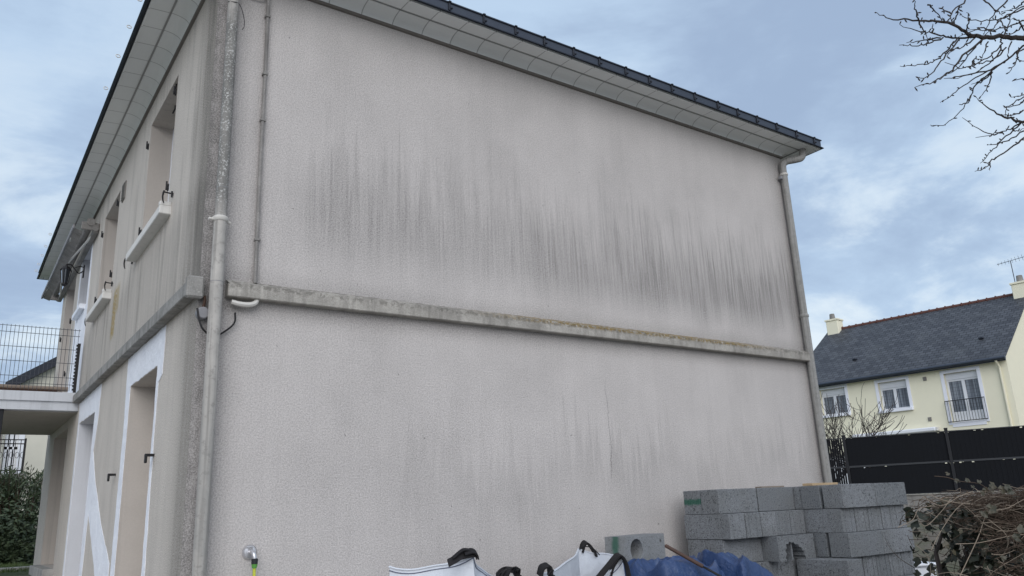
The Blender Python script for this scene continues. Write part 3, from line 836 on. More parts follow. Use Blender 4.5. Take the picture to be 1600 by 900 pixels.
# wall lantern
ln = thing('wall_lantern', 'black six-sided lantern on a scrolled bracket by the balcony window', 'lantern', (0, 6.35, 4.90))
ln.scale = (0.8, 0.8, 0.8)
bm = bmesh.new()
box(bm, -0.02, 0, -0.03, 0.03, -0.1, 0.12, .006)
tube(bm, bez([(-0.01, 0, 0.02), (-0.08, 0, -0.03), (-0.14, 0, 0.03), (-0.20, 0, 0.10), (-0.27, 0, 0.10)], 5), 0.010, 8)
tube(bm, bez([(-0.01, 0, 0.08), (-0.07, 0, 0.09), (-0.14, 0, 0.06)], 4), 0.007, 6)
finish('bracket', bm, M['black'], ln, smooth=True)
bm = bmesh.new()
tube(bm, [(-0.27, 0, 0.10), (-0.27, 0, 0.06), (-0.27, 0, 0.055), (-0.27, 0, 0.0)], [0.012, 0.03, 0.05, 0.095], 6)
tube(bm, [(-0.27, 0, -0.225), (-0.27, 0, -0.245), (-0.27, 0, -0.28)], [0.05, 0.055, 0.012], 6)
for k in range(6):
    a = k * math.pi / 3
    tube(bm, [(-0.27 + .083 * math.cos(a), .083 * math.sin(a), 0.0), (-0.27 + .050 * math.cos(a), .050 * math.sin(a), -0.225)], 0.006, 5)
finish('lantern_cage', bm, M['black'], ln)
bm = bmesh.new(); tube(bm, [(-0.27, 0, -0.0), (-0.27, 0, -0.225)], [0.076, 0.044], 6, cap=False); finish('glass_shade', bm, M['glass'], ln)

# garden tap
tp = thing('garden_tap', 'chrome wall tap with a yellow-green hose clipped to it', 'tap', (0.40, 0, 1.425))
bm = bmesh.new(); tube(bm, [(0, 0, 0), (0, -0.004, 0), (0, -0.018, 0), (0, -0.022, 0)], [0.047, 0.047, 0.036, 0.014], 20); finish('wall_plate', bm, M['steel'], tp, smooth=True)
bm = bmesh.new()
tube(bm, bez([(0, -0.01, 0), (0, -0.05, 0.0), (0.006, -0.075, -0.012), (0.010, -0.08, -0.045)], 4), 0.014, 12)
tube(bm, [(0, -0.04, 0.0), (-0.004, -0.05, 0.035)], [0.009, 0.008], 8); box(bm, -0.035, 0.012, -0.056, -0.046, 0.030, 0.038, .002)
finish('spout', bm, M['steel'], tp, smooth=True)
bm = bmesh.new(); tube(bm, [(0.010, -0.08, -0.035), (0.010, -0.08, -0.04), (0.010, -0.08, -0.068)], [0.014, 0.020, 0.019], 14); finish('connector', bm, M['tapblack'], tp, smooth=True)
bm = bmesh.new(); tube(bm, [(0.010, -0.08, -0.066), (0.010, -0.08, -0.092)], [0.019, 0.014], 14); finish('connector', bm, M['green'], tp, smooth=True)
bm = bmesh.new(); tube(bm, bez([(0.010, -0.08, -0.09), (0.012, -0.08, -0.3), (0.0, -0.09, -0.8), (0.03, -0.12, -1.3), (0.2, -0.3, -1.40)], 6), 0.0095, 10); finish('hose', bm, M['hose'], tp, smooth=True)

# ================================================================== concrete blocks
PT = 1.70                                  # top of the pile
def block_mesh(nm, lx=0.5, ly=0.2, lz=0.2, mat=None):
    bm = bmesh.new(); g_ = 0.0035
    box(bm, -lx / 2 + g_, lx / 2 - g_, -ly / 2 + g_, ly / 2 - g_, 0.001, lz - 0.001, 0.004)
    # shallow joint grooves at the ends
    me = bpy.data.meshes.new(nm); bm.normal_update(); bm.to_mesh(me); bm.free(); me.materials.append(mat or M['block']); return me
ME_B = block_mesh('concrete_block'); ME_G = block_mesh('concrete_block', mat=M['block_green'])
# ribbed block: three thin grooves cast in the long side, seen where the blocks lie across the pile
def ribbed_mesh():
    bm = bmesh.new(); g_ = 0.0042
    hx, hy = 0.25 - g_, 0.1 - g_
    for (a, b_) in ((-hx, hx),):
        box(bm, a, b_, -hy, hy, 0.001, 0.199, 0.003)
    for s_ in (-1, 1):
        for yy in (-0.05, 0.045):
            box(bm, s_ * hx - .003, s_ * hx + .003, yy - .012, yy + .012, 0.003, 0.197)
    me = bpy.data.meshes.new('concrete_block'); bm.normal_update(); bm.to_mesh(me); bm.free(); me.materials.append(M['block']); return me
ME_R = ribbed_mesh()
random.seed(21)
POS = ['leftmost', 'left of middle', 'middle', 'right of middle', 'rightmost']
ORD = ['topmost', 'second', 'third', 'fourth', 'fifth', 'sixth', 'seventh', 'bottom']
def place_block(me, x, y, z, rz, label, group='grey concrete blocks stacked in the pile'):
    o = bpy.data.objects.new('concrete_block', me); COL.objects.link(o)
    o.location = (x, y, z); o.rotation_euler = (0, 0, rz + random.uniform(-.006, .006))
    tag(o, label, 'concrete block', group); return o
def layer_A(k, z):
    row = ORD[k]
    if k % 2 == 0:      # along the wall, two deep
        for j in range(2):
            for i in range(2):
                me = ME_G if (k == 0 and i == 0 and j == 1) else ME_B
                yy = -0.60 + 0.1 + 0.2 * j; xx = 4.06 + .25 + .5 * i
                if k == 2 and j == 0 and i == 1: continue       # the broken block lies here
                side = ('left' if i == 0 else 'right'); dep = ('front' if j == 0 else 'wall')
                lab = ('grey block with a green painted smear, top left end of the pile by the wall' if me is ME_G else
                       f'long grey block, {side} end, {dep} side, {row} layer of the left stack')
                place_block(me, xx + random.uniform(-.004, .004), yy + random.uniform(-.005, .005), z, 0, lab)
    else:
        for i in range(5):
            place_block(ME_R, 4.055 + .1 + .2 * i, -0.395 - (0.045 if k == 1 else 0) + random.uniform(-.005, .005), z, R(90),
                        f'{POS[i]} of the crosswise grey blocks in the {row} layer of the left stack')
def layer_B(k, z):
    row = ORD[k]; X0 = 5.068
    if k % 2 == 0:
        for j in range(5):
            for i in range(2):
                dy = -0.02 if j == 0 else 0
                place_block(ME_B, X0 + .25 + .5 * i + random.uniform(-.004, .004), -1.06 + .1 + .2 * j + dy, z, 0,
                            f'long grey block, {["left", "right"][i]} end of the {["front", "next to front", "middle", "next to rear", "rear"][j]} row, {row} layer, right stack')
    else:
        for j in range(2):
            for i in range(5):
                place_block(ME_R, X0 + .1 + .2 * i + 0.004 * k, -0.79 + .5 * j + random.uniform(-.004, .004), z, R(90),
                            f'{POS[i]} crosswise grey block, {["front", "rear"][j]} row, {row} layer of the right stack')
for k in range(8):
    z = PT - 0.2 * (k + 1)
    layer_A(k, z); layer_B(k, z)
# extra column of blocks standing in front of the step between the stacks
for k in range(3, 8):
    z = PT - 0.2 * (k + 1)
    place_block(ME_B, 4.955, -0.93, z, R(90), f'end-on grey block in front of the step between the stacks, {ORD[k]} layer')
    if k == 3: continue
    place_block(ME_B, 4.735, -0.86, z, R(90), f'grey block left of the end-on column between the stacks, {ORD[k]} layer')
# broken block (third layer)
bm = bmesh.new()
prof = [(-.25, 0), (-.155, 0.0), (-.165, .03), (-.145, .055), (-.16, .085), (-.135, .105), (-.14, .135), (-.11, .13), (-.095, .152), (-.06, .138), (-.04, .145), (-.015, .122), (.015, .126), (.03, .10), (.06, .098), (.07, .07), (.095, .06), (.092, .03), (.11, .015), (.105, 0), (.247, 0), (.247, .198), (-.25, .198)]
fr = [bm.verts.new((x, -.1, z)) for x, z in prof]; bk = [bm.verts.new((x, 0.06, z)) for x, z in prof]
for tri in tessellate_polygon([[Vector((x, z, 0)) for x, z in prof]]):
    bm.faces.new([fr[i] for i in tri]); bm.faces.new([bk[i] for i in tri][::-1])
for i in range(len(prof)):
    j = (i + 1) % len(prof); bm.faces.new((fr[i], fr[j], bk[j], bk[i]))
box(bm, -.245, .245, .0605, .10, 0.001, .196)
box(bm, -.045, -.025, -.07, .06, .001, .14)
bmesh.ops.recalc_face_normals(bm, faces=bm.faces[:])
tag(finish('concrete_block', bm, M['block'], loc=(4.79, -0.66, PT - .6)), 'broken grey block with a jagged hole smashed in its face, third layer down', 'concrete block', 'grey concrete blocks stacked in the pile')
# pallet boards under the pile
pal = thing('pallet', 'wooden pallet under the stacked grey blocks', 'pallet', (4.02, -1.09, 0))
for i in range(3):
    bm = bmesh.new(); box(bm, 0, 2.1, 0.02 + i * .42, .12 + i * .42, -0.02, 0.078); finish('bearer', bm, M['wood_grey'], pal)
bm = bmesh.new(); box(bm, 0, 2.1, 0.0, 1.02, 0.079, 0.0985); finish('deck', bm, M['wood_grey'], pal)
# pale board on top
bm = bmesh.new(); box(bm, -.21, .21, -.05, .05, 0, .022, .002)
tag(finish('board', bm, M['wood'], loc=(5.36, -0.68, PT + .001), rot=(0, 0, R(3))), 'short pale wooden board lying on top of the right stack of blocks', 'board')
bm = bmesh.new(); box(bm, -.15, .15, -.04, .04, 0, .014, .002)
tag(finish('board', bm, M['wood_grey'], loc=(5.05, -0.36, PT + .001), rot=(0, 0, R(-4))), 'thin grey scrap of board on the top layer beside the wall', 'board')

# single hollow block lying on its side on the heap
bm = bmesh.new()
N_ = 28; rr = 0.078; cx, cz = -0.12, 0.10
outer = [(-.25, 0.001), (.25, 0.001), (.25, .2), (-.25, .2)]
hole = [(cx + rr * math.cos(2 * math.pi * k / N_), cz + rr * math.sin(2 * math.pi * k / N_)) for k in range(N_)]
hole2 = [(.195 + .011 * math.cos(2 * math.pi * k / 10), .145 + .017 * math.sin(2 * math.pi * k / 10)) for k in range(10)]
def pv(x, z, y): return bm.verts.new((x, y, z))
allp = outer + hole[::-1] + hole2[::-1]
F_ = [pv(x, z, -.10) for x, z in allp]; B_ = [pv(x, z, .10) for x, z in allp]
tess = tessellate_polygon([[Vector((x, z, 0)) for x, z in outer], [Vector((x, z, 0)) for x, z in hole[::-1]], [Vector((x, z, 0)) for x, z in hole2[::-1]]])
for tri in tess:
    bm.faces.new([F_[i] for i in tri]); bm.faces.new([B_[i] for i in tri][::-1])
for base, n_ in ((0, 4), (4, N_), (4 + N_, 10)):
    for k in range(n_):
        a, b_ = base + k, base + (k + 1) % n_
        bm.faces.new((F_[a], F_[b_], B_[b_], B_[a]))
bmesh.ops.recalc_face_normals(bm, faces=bm.faces[:])
def single_fn(g, b, co):
    block_fn(g, b, co)
    x, y, z = g.sep(co); src = b.inputs['Base Color'].links[0].from_socket
    c = g.mix(0.35, src, (0.30, 0.31, 0.31))
    k = g.sm(0.05, 0.01, g.math('ABSOLUTE', y + 0.0 + (g.noise(co, 14, 3, 0.6) - 0.5) * 0.04)) * g.math('LESS_THAN', x, -0.245)
    g.put(b.inputs['Base Color'], g.mix(k * 0.8, c, (0.03, 0.12, 0.08)))
M['single'] = material('hollow_block', single_fn)
SB = on(1, -0.52, 976, 838.5)
o = tag(finish('concrete_block', bm, M['single'], loc=(SB.x + .215, -0.40, SB.z - .2), rot=(0, 0, R(10))), 'single grey block with a big round hole and green smear resting on the blue tarpaulin', 'concrete block')

# ================================================================== blue tarpaulin over a heap
def heap(name, label, x0, x1, y0, y1, hf, seed, mat):
    bm = bmesh.new(); nx, ny = 70, 50; V = []
    for i in range(nx + 1):
        for j in range(ny + 1):
            x = x0 + (x1 - x0) * i / nx; y = y0 + (y1 - y0) * j / ny
            p = Vector((x * 3.2, y * 3.2, seed))
            fold = abs(mnoise.noise(p * 1.4 + Vector((mnoise.noise(p * .7) * 2, 0, 0)))) * 0.11 + abs(mnoise.noise(p * 3.1)) * 0.035 + mnoise.noise(p * 7) * .012
            z = hf(x, y) - fold + 0.03
            V.append(bm.verts.new((x + mnoise.noise(p * 2) * .03, y + mnoise.noise(p * 2 + Vector((9, 0, 0))) * .03, z)))
    for i in range(nx):
        for j in range(ny):
            a = i * (ny + 1) + j; bm.faces.new((V[a], V[a + ny + 1], V[a + ny + 2], V[a + 1]))
    o = finish(name, bm, mat, smooth=True); return tag(o, label, 'tarpaulin')
def tarp1(x, y):
    top = 1.20 - 0.10 * max(0, x - 3.42) - 0.02 * ss(-.9, -.3, y)
    e = min(ss(2.80, 2.98, x), ss(3.72, 3.45, x) * .45 + .55 if x < 3.75 else .55, ss(-1.25, -1.0, y), 1)
    return 0.12 + (top - 0.12) * e
heap('tarpaulin', 'crumpled blue tarpaulin draped over a heap beside the white bag', 2.80, 3.62, -1.25, -0.06, tarp1, 3.1, M['tarp'])
def tarp2(x, y):
    top = 1.20 - 0.16 * ss(3.72, 4.15, x) - 0.05 * ss(-.8, -1.2, y) + .03 * math.sin(x * 9)
    e = min(ss(3.50, 3.60, x), ss(4.22, 3.98, x), ss(-1.35, -1.12, y), ss(-.60, -.68, y))
    return 0.12 + (top - 0.12) * e
o = heap('tarpaulin', 'folded blue tarpaulin with a bunched edge in front of the block pile', 3.50, 4.25, -1.35, -0.64, tarp2, 8.7, M['tarp'])
# tool handle leaning over the tarpaulins
p0 = on(1, -0.95, 1039, 852); p1 = on(1, -1.10, 1098, 885); dd = (p1 - p0)
hd = thing('tool_handle', 'dark worn tool handle lying slanted across the blue tarpaulins', 'handle', tuple(p0))
bm = bmesh.new(); tube(bm, [(0, 0, 0), dd * .03, dd * .5, dd * 1.0], [0.008, 0.0135, 0.0135, 0.015], 10); finish('shaft', bm, M['handle'], hd, smooth=True)
bm = bmesh.new(); ribbon(bm, [dd * 1.0, dd * 1.2, dd * 1.9], (0.0, 0.09, 0.03), 0.012); finish('blade', bm, M['black'], hd)

# ================================================================== builders' bags
def bag(name, label, corners, sag, seed, outward=0.06, base_z=0.0, group=None):
    """corners: four rim corners in plan order; side panels drop to the ground with a belly"""
    root = thing(name, label, 'bag', (0, 0, 0), group=group)
    C_ = [Vector(c) for c in corners]; cen = sum(C_, Vector()) / 4
    rim = []; N = 14
    for i in range(4):
        a, b_ = C_[i], C_[(i + 1) % 4]
        nrm = Vector((b_.y - a.y, a.x - b_.x, 0)).normalized()
        if nrm.dot((a + b_) / 2 - cen) < 0: nrm = -nrm
        for k in range(N):
            t = k / N; s_ = 4 * t * (1 - t)
            sg = sag[i] * (1 - (1 - s_) ** 2.2 if False else s_ ** .7)
            p = a.lerp(b_, t) + nrm * (-0.03 * s_ + 0.005 * math.sin(t * 9 + seed)) + Vector((0, 0, -sg + 0.004 * math.sin(t * 11 + seed * 2)))
            rim.append((p, nrm, s_))
    bm = bmesh.new(); rows = []
    for lv in range(15):
        v = lv / 14; row = []
        for (p, nrm, s_) in rim:
            z = p.z * (1 - v) + base_z * v
            belly = outward * math.sin(math.pi * min(1, v * 1.15)) * (0.4 + s_)
            q = Vector((p.x, p.y, z)) + nrm * belly
            w_ = mnoise.noise(Vector((q.x * 5, q.y * 5, q.z * 3 + seed))) * .025 + abs(mnoise.noise(Vector((q.x * 9 + q.z * 4, q.y * 9, seed)))) * -.02
            q += nrm * w_ * min(1, v * 5)
            row.append(bm.verts.new(q))
        rows.append(row)
    n = len(rim)
    for a, b_ in zip(rows, rows[1:]):
        for k in range(n): bm.faces.new((a[k], a[(k + 1) % n], b_[(k + 1) % n], b_[k]))
    # inner side
    inner = [bm.verts.new(p + (cen - p) * 0.012 + Vector((0, 0, -0.0))) for p, _, _ in rim]
    low = [bm.verts.new(p + (cen - p) * 0.03 + Vector((0, 0, -0.22))) for p, _, _ in rim]
    for k in range(n):
        bm.faces.new((rows[0][k], inner[k], inner[(k + 1) % n], rows[0][(k + 1) % n])); bm.faces.new((inner[k], low[k], low[(k + 1) % n], inner[(k + 1) % n]))
    bmesh.ops.recalc_face_normals(bm, faces=bm.faces[:])
    finish('bag_body', bm, M['bag'], root, smooth=True)
    bm = bmesh.new(); pts = [p + Vector((0, 0, -0.018)) + nrm * 0.006 for p, nrm, _ in rim]; tube(bm, pts + [pts[0]], 0.0028, 5); finish('seam', bm, M['bag_trim'], root)
    bm = bmesh.new(); pts = [p + Vector((0, 0, 0.002)) for p, nrm, _ in rim]; tube(bm, pts + [pts[0]], 0.007, 6); finish('hem', bm, M['bag'], root, smooth=True)
    bm = bmesh.new(); zf = min(p.z for p, _, _ in rim) - .12
    fv = [bm.verts.new((p.x + (cen.x - p.x) * .03, p.y + (cen.y - p.y) * .03, zf + random.uniform(-.01, .01))) for p, _, _ in rim]
    c_ = bm.verts.new((cen.x, cen.y, zf + .06))
    for k in range(n): bm.faces.new((fv[k], fv[(k + 1) % n], c_))
    finish('fill', bm, M['rubble'], root, smooth=True)
    return root
a1, a2, a3 = on(1, -.95, 634, 889), on(1, -1.05, 737, 868.5), on(1, -.35, 745, 890)
b1 = bag('builders_bag', 'white woven bag with a drooping rim, nearest the garden tap', [(a1.x, -.75, a1.z), (a2.x, -1.05, a2.z + .004), (on(1, -.42, 774, 903).x, -.42, on(1, -.42, 774, 903).z), (a1.x + .38, -.12, 1.14)], [.035, .006, .06, .02], 1.0, group='white builders bags along the wall')
def strap(root, pts, wv, n=5, th=.006):
    bm = bmesh.new(); ribbon(bm, bez(pts, n), wv, th); return finish('lifting_loop', bm, M['strap'], root)
P = a2
# folded-over loop lying on the peak
q0, q1, q2 = on(1, -1.07, 700, 880), on(1, -1.07, 722, 868), on(1, -1.07, 740, 866)
strap(b1, [q0, q0.lerp(q1, .5), q1, q2 + Vector((.004, 0, .004)), q2 + Vector((.014, 0, -.012))], (0.006, 0.03, 0.038), th=.007)
strap(b1, [q0 + Vector((.03, -.006, .028)), q1 + Vector((.0, -.006, .030)), q1 + Vector((.05, -.004, .028))], (0.004, 0.02, 0.012), th=.006)
strap(b1, [q1 + Vector((.01, -.01, .012)), q2 + Vector((-.02, -.01, .020)), q2 + Vector((.012, -.01, .006)), q2 + Vector((.020, -.01, -.018))], (0.004, 0.03, 0.026), th=.009)

c1, c2, c3, c4 = on(1, -1.0, 822, 900), on(1, -.5, 903, 859.5), on(1, -.45, 964, 867), on(1, -1.0, 973, 873)
b2 = bag('builders_bag', 'white woven bag with tall black lifting loops, next to the tarpaulin', [(c1.x, -1.15, c1.z + .01), (c2.x, -.5, c2.z), (c3.x + .05, -.42, c3.z - .005), (c4.x, -1.0, c4.z)], [.015, .012, .03, .11], 4.0, group='white builders bags along the wall')
l0 = on(1, -.5, 908, 862); l1 = on(1, -.5, 918, 848.5); l2 = on(1, -.5, 930, 868)
strap(b2, [l0, l0.lerp(l1, .6) + Vector((-.01, 0, .02)), l1 + Vector((0, 0, .0)), l2 + Vector((-.012, 0, .03)), l2], (0.0, 0.045, 0.02), th=.012)
bm = bmesh.new(); tube(bm, bez([on(1, -.52, 907, 850), on(1, -.52, 906, 858), on(1, -.52, 911, 854), on(1, -.52, 925, 856), on(1, -.52, 937, 867)], 4), 0.004, 5); finish('cord', bm, M['strap'], b2)
k0, k1, k2 = on(1, -1.06, 934, 904), on(1, -1.05, 967, 866.5), on(1, -1.05, 983, 904)
strap(b2, [k0, k0.lerp(k1, .5) + Vector((-.0, 0, .004)), k1, k1.lerp(k2, .45) + Vector((.02, 0, .014)), k2], (0.010, 0.052, 0.016), th=.008)
strap(b2, [on(1, -1.0, 952, 905), on(1, -1.0, 958, 884), on(1, -1.0, 968, 870), on(1, -1.0, 974, 874)], (0.02, 0.05, 0.01), th=.008)
s0, s1, s2 = on(1, -1.2, 843, 900), on(1, -1.2, 850, 884), on(1, -1.2, 860, 902)
strap(b2, [s0, s0.lerp(s1, .6) + Vector((-.004, 0, .01)), s1 + Vector((.01, 0, .0)), s1 + Vector((.04, 0, -.004)), s2], (0.01, 0.06, 0.02), th=.009)
bm = bmesh.new(); tube(bm, bez([on(1, -1.24, 857, 898), on(1, -1.24, 861, 892), on(1, -1.24, 865, 891), on(1, -1.24, 862, 897), on(1, -1.24, 867, 900)], 3), 0.004, 5); finish('cord', bm, M['strap'], b2)
# bundle of black straps between the bags
t_ = on(1, -1.0, 797, 902)
sb = thing('strap_bundle', 'knotted bundle of black straps between the two white bags', 'straps', tuple(t_))
random.seed(5)
for q in range(9):
    bm = bmesh.new(); a = random.uniform(-.3, .3); r1 = random.uniform(.04, .062)
    pts = [(math.cos(u) * r1 * 1.05 + a * .02, a * .12 + .03 * math.sin(u * 2 + q), math.sin(u) * r1 * .95 + random.uniform(-.006, .006)) for u in [k * math.pi / 8 - .4 for k in range(11)]]
    ribbon(bm, bez(pts, 2), (0.01 * math.sin(q), 0.032, .008 * math.cos(q)), .006); finish('strap', bm, M['strap'], sb)
bm = bmesh.new(); box(bm, -.3, .3, -.2, .2, -1.2, -.045, .05)
tag(finish('rubble_sack', bm, M['bag'], loc=(t_.x, -.72, t_.z)), 'low white sack between the two open bags', 'sack')

# ================================================================== fence behind and its plinth
M['rail_grey'] = material('grey_rail', color=(0.035, 0.038, 0.043), rough=0.5)
FO = Vector((19.60, 6.76, 0)); FD = Vector((0.49846257, -0.86691122, 0))       # FD runs to the right in the picture
fang = math.atan2(FD.y, FD.x)
fr_ = thing('fence', 'black slatted mesh panel fence on a low wall in front of the cream house', 'fence', tuple(FO), fang)
ZB, ZT = 1.53, 3.10
PW = 2.52
for i in range(-3, 6):
    x0 = -1.15 + i * PW
    bm = bmesh.new(); box(bm, x0 - .04, x0 + .04, -.035, .035, ZB - .35, ZT + .05, .004); box(bm, x0 - .048, x0 + .048, -.045, .045, ZT + .05, ZT + .075, .006)
    finish('post', bm, M['anth_post'], fr_)
    for (za, zb_) in ((ZB, (ZB + ZT) / 2 - .0), ((ZB + ZT) / 2, ZT)):
        bm = bmesh.new()
        if i != -1: box(bm, x0 + .03, x0 + PW - .03, .014, .018, za + .005, zb_ - .05)
        n = 42
        for k in range(n):
            xa = x0 + .05 + k * (PW - .1) / n
            wd = (PW - .1) / n * (0.84 if i == -1 else 1.12)
            box(bm, xa, min(xa + wd, x0 + PW - .045), 0.0 + (k % 2) * .006, .005 + (k % 2) * .006, za + .02, zb_ - .02 - (random.choice((0, .01, .02, .05)) if random.random() < .16 else 0))
        finish('slat_panel', bm, M['anthracite'], fr_)
        bm = bmesh.new()
        for zz in (za + .012, zb_ - .012): box(bm, x0 + .04, x0 + PW - .04, -.012, .018, zz - .012, zz + .012)
        finish('wire_frame', bm, M['rail_grey'], fr_)
ld = thing('boundary_wall', 'low grey concrete block wall under the black fence', 'wall', tuple(FO + Vector((0, 0, 0))), fang)
bm = bmesh.new(); box(bm, -10, 14, -.10, .10, 0.6, ZB - .03, .006); finish('wall_body', bm, M['plinth'], ld)
bm = bmesh.new(); box(bm, -10, 14, -.13, .13, ZB - .029, ZB - .005, .004); finish('coping', bm, M['plinth'], ld)

# ================================================================== cream house
K = 36 / 29
d1 = Vector((-0.11726654, 0.99310048, 0)); d2 = Vector((0.99310048, 0.11726654, 0))
P29 = Vector((25.56986439, 5.95977731, 0)); E0 = Vector((EYE.x, EYE.y, 0))
PC = E0 + (P29 - E0) * K
def zk(z): return 1.62 + (z - 1.62) * K
rz_ = math.atan2(-d1.y, -d1.x)
ch = thing('cream_house', 'cream rendered house with a dark slate roof and white window surrounds', 'house', (PC.x, PC.y, 0), rz_)
# local axes: x = -d1 (towards the right end), y = d2 (into the house)
LF = 7.45 * K
HOL = [(-1.90 * K, -0.90 * K, zk(3.68), zk(5.27)), (-4.08 * K, -3.12 * K, zk(4.32), zk(5.28)), (-6.24 * K, -5.28 * K, zk(4.38), zk(5.31)), (-6.5 * K, -4.6 * K, 1.2, 3.3)]
HE = zk(5.62); HR = zk(8.20); WD = 8.0 * K
bm = bmesh.new()
holed(bm, -LF, 0, 0.3, HE, HOL, lambda u, d_, z: Vector((u, d_, z)), 0.25)
for q in (((0, 0, .3), (0, WD, .3), (0, WD, HE), (0, WD / 2, HR - .06), (0, 0, HE)), ((-LF, 0, .3), (-LF, 0, HE), (-LF, WD / 2, HR - .06), (-LF, WD, HE), (-LF, WD, .3)), ((-LF, WD, .3), (-LF, WD, HE), (0, WD, HE), (0, WD, .3))):
    bm.faces.new([bm.verts.new(v) for v in q])
box(bm, -LF + .3, -.3, 0.45, 0.5, .3, HE - .1)
finish('wall', bm, M['cream'], ch)
bm = bmesh.new()
ov = .28; zo = HE + .02
sl = (HR - HE) / (WD / 2)
def rz_at(y): return HE + sl * y + .05
for (ya, yb_) in ((-ov, WD / 2), (WD + ov, WD / 2)):
    za = HE - sl * ov + .05
    V_ = [bm.verts.new(v) for v in ((-LF - .06, ya, za), (.06, ya, za), (.06, yb_, HR + .05), (-LF - .06, yb_, HR + .05), (-LF - .06, ya, za - .06), (.06, ya, za - .06), (.06, yb_, HR - .01), (-LF - .06, yb_, HR - .01))]
    for f in ((0, 1, 2, 3), (4, 5, 6, 7), (0, 1, 5, 4), (1, 2, 6, 5), (0, 3, 7, 4)): bm.faces.new([V_[i] for i in f])
bmesh.ops.recalc_face_normals(bm, faces=bm.faces[:])
rf = finish('roof', bm, M['slate'], ch)
bm = bmesh.new(); x_ = -LF
while x_ < 0:
    tube(bm, [(x_, WD / 2, HR + .03), (x_ + .04, WD / 2, HR + .03), (x_ + .05, WD / 2, HR + .03), (x_ + .36, WD / 2, HR + .03)], [.13, .13, .10, .095], 10); x_ += .36
finish('ridge_tiles', bm, M['terracotta'], rf)
bm = bmesh.new(); za = HE - sl * ov; tube(bm, [(-LF - .06, -ov - .06, za + .01), (.08, -ov - .06, za + .01)], .075, 10); box(bm, -LF, .06, -ov, -ov + .03, za - .10, za + .03); finish('gutter', bm, M['zinc'], ch)
bm = bmesh.new(); box(bm, -LF + .02, .0, -ov + .03, -0.0, za - .06, za - .04); finish('soffit', bm, M['cream_trim'], ch)
for (sx, wch, hch) in ((-7.12 * K, .62, .62), (-0.10 * K, .75, .55)):
    bm = bmesh.new(); box(bm, sx - wch / 2, sx + wch / 2, WD / 2 - .45, WD / 2 + .15, HR - .7, HR + hch - .15, .02); box(bm, sx - wch / 2 - .04, sx + wch / 2 + .04, WD / 2 - .49, WD / 2 + .19, HR + hch - .149, HR + hch - .06, .01)
    cm = finish('chimney', bm, M['cream'], rf)
    bm = bmesh.new(); tube(bm, [(sx - .06, WD / 2 - .15, HR + hch - .06), (sx - .06, WD / 2 - .15, HR + hch + .26)], [.15, .12], 12); finish('chimney_pot', bm, M['plinth'], cm)
for (s_, zz) in ((-5.05, 6.60), (-0.72, 6.60)):
    # positions found on the wall plane, carried back onto the slope
    y_ = 1.15 * K; 
    bm = bmesh.new(); xx = s_ * K - .25; box(bm, xx - .09, xx + .09, y_ - .12, y_ + .08, rz_at(y_) - .02, rz_at(y_) + .055, .015); finish('roof_vent', bm, M['zinc_black'], rf)
def surround(h, t=.13, sill=True):
    a, b_, c_, d_ = h
    bm = bmesh.new()
    box(bm, a - t, a, -.025, .0, c_ - t * .6, d_ + t, .003); box(bm, b_, b_ + t, -.025, .0, c_ - t * .6, d_ + t, .003); box(bm, a, b_, -.025, 0, d_, d_ + t, .003)
    if sill: box(bm, a - t * .9, b_ + t * .9, -.12, .18, c_ - .11, c_ + .0, .008)
    else: box(bm, a, b_, -.025, 0, c_ - .18, c_, .003)
    X = .17; f_ = .07
    wd = finish('window', bm, M['cream_trim'], ch)
    bm = bmesh.new()
    zt = d_ - (.26 if sill or True else 0)
    box(bm, a, a + f_, X, X + .06, c_, zt, .004); box(bm, b_ - f_, b_, X, X + .06, c_, zt, .004); box(bm, a + f_, b_ - f_, X, X + .06, c_, c_ + f_, .004); box(bm, a + f_, b_ - f_, X, X + .06, zt - f_, zt, .004)
    mx = (a + b_) / 2; box(bm, mx - .06, mx + .06, X - .005, X + .055, c_ + f_, zt - f_, .004)
    if not sill: box(bm, a + f_, mx - .06, X, X + .05, c_ + f_, c_ + .42); box(bm, mx + .06, b_ - f_, X, X + .05, c_ + f_, c_ + .42)
    finish('frame', bm, M['upvc'], wd)
    bm = bmesh.new(); box(bm, a + f_, b_ - f_, X + .03, X + .035, c_ + f_, zt - f_); finish('pane', bm, M['glass_curtain'], wd)
    bm = bmesh.new(); box(bm, a, b_, X - .03, X + .03, zt + .001, d_)
    for k in range(5): box(bm, a + .01, b_ - .01, X - .04, X - .03, zt + .015 + k * .05, zt + .045 + k * .05)
    finish('roller_blind', bm, M['upvc'], wd)
    return wd
def curt_fn(g, b, co):
    x, y, z = g.sep(co)
    f = g.noise(g.xyz(x * 18, 0, z * .4), 1, 3, .6); h = g.math('FRACT', z * 7.0)
    c = g.mix(g.sm(.35, .65, f), (0.09, 0.10, 0.12), (0.24, 0.27, 0.31))
    c = g.mix(g.math('LESS_THAN', h, 0.10) * 0.5, c, (0.05, 0.05, 0.06))
    g.put(b.inputs['Base Color'], c); b.inputs['Roughness'].default_value = .15
M['glass_curtain'] = material('curtained_glass', curt_fn)
fw_ = surround(HOL[0], sill=False)
for h in HOL[1:3]: surround(h)
a, b_, c_, d_ = HOL[3]
bm = bmesh.new(); box(bm, a, b_, .18, .24, c_, d_); finish('door', bm, M['upvc'], ch)
bl = fw_
bm = bmesh.new(); a, b_, c_, d_ = HOL[0]
for zz in (c_ + .03, c_ + .86): box(bm, a - .12, b_ + .12, -.12, -.09, zz - .015, zz + .015)
k = 0; x_ = a - .12
while x_ <= b_ + .12: tube(bm, [(x_, -.105, c_ + .03), (x_, -.105, c_ + .86)], .009, 5); x_ += .105
finish('guard_rail', bm, M['anth_post'], bl)
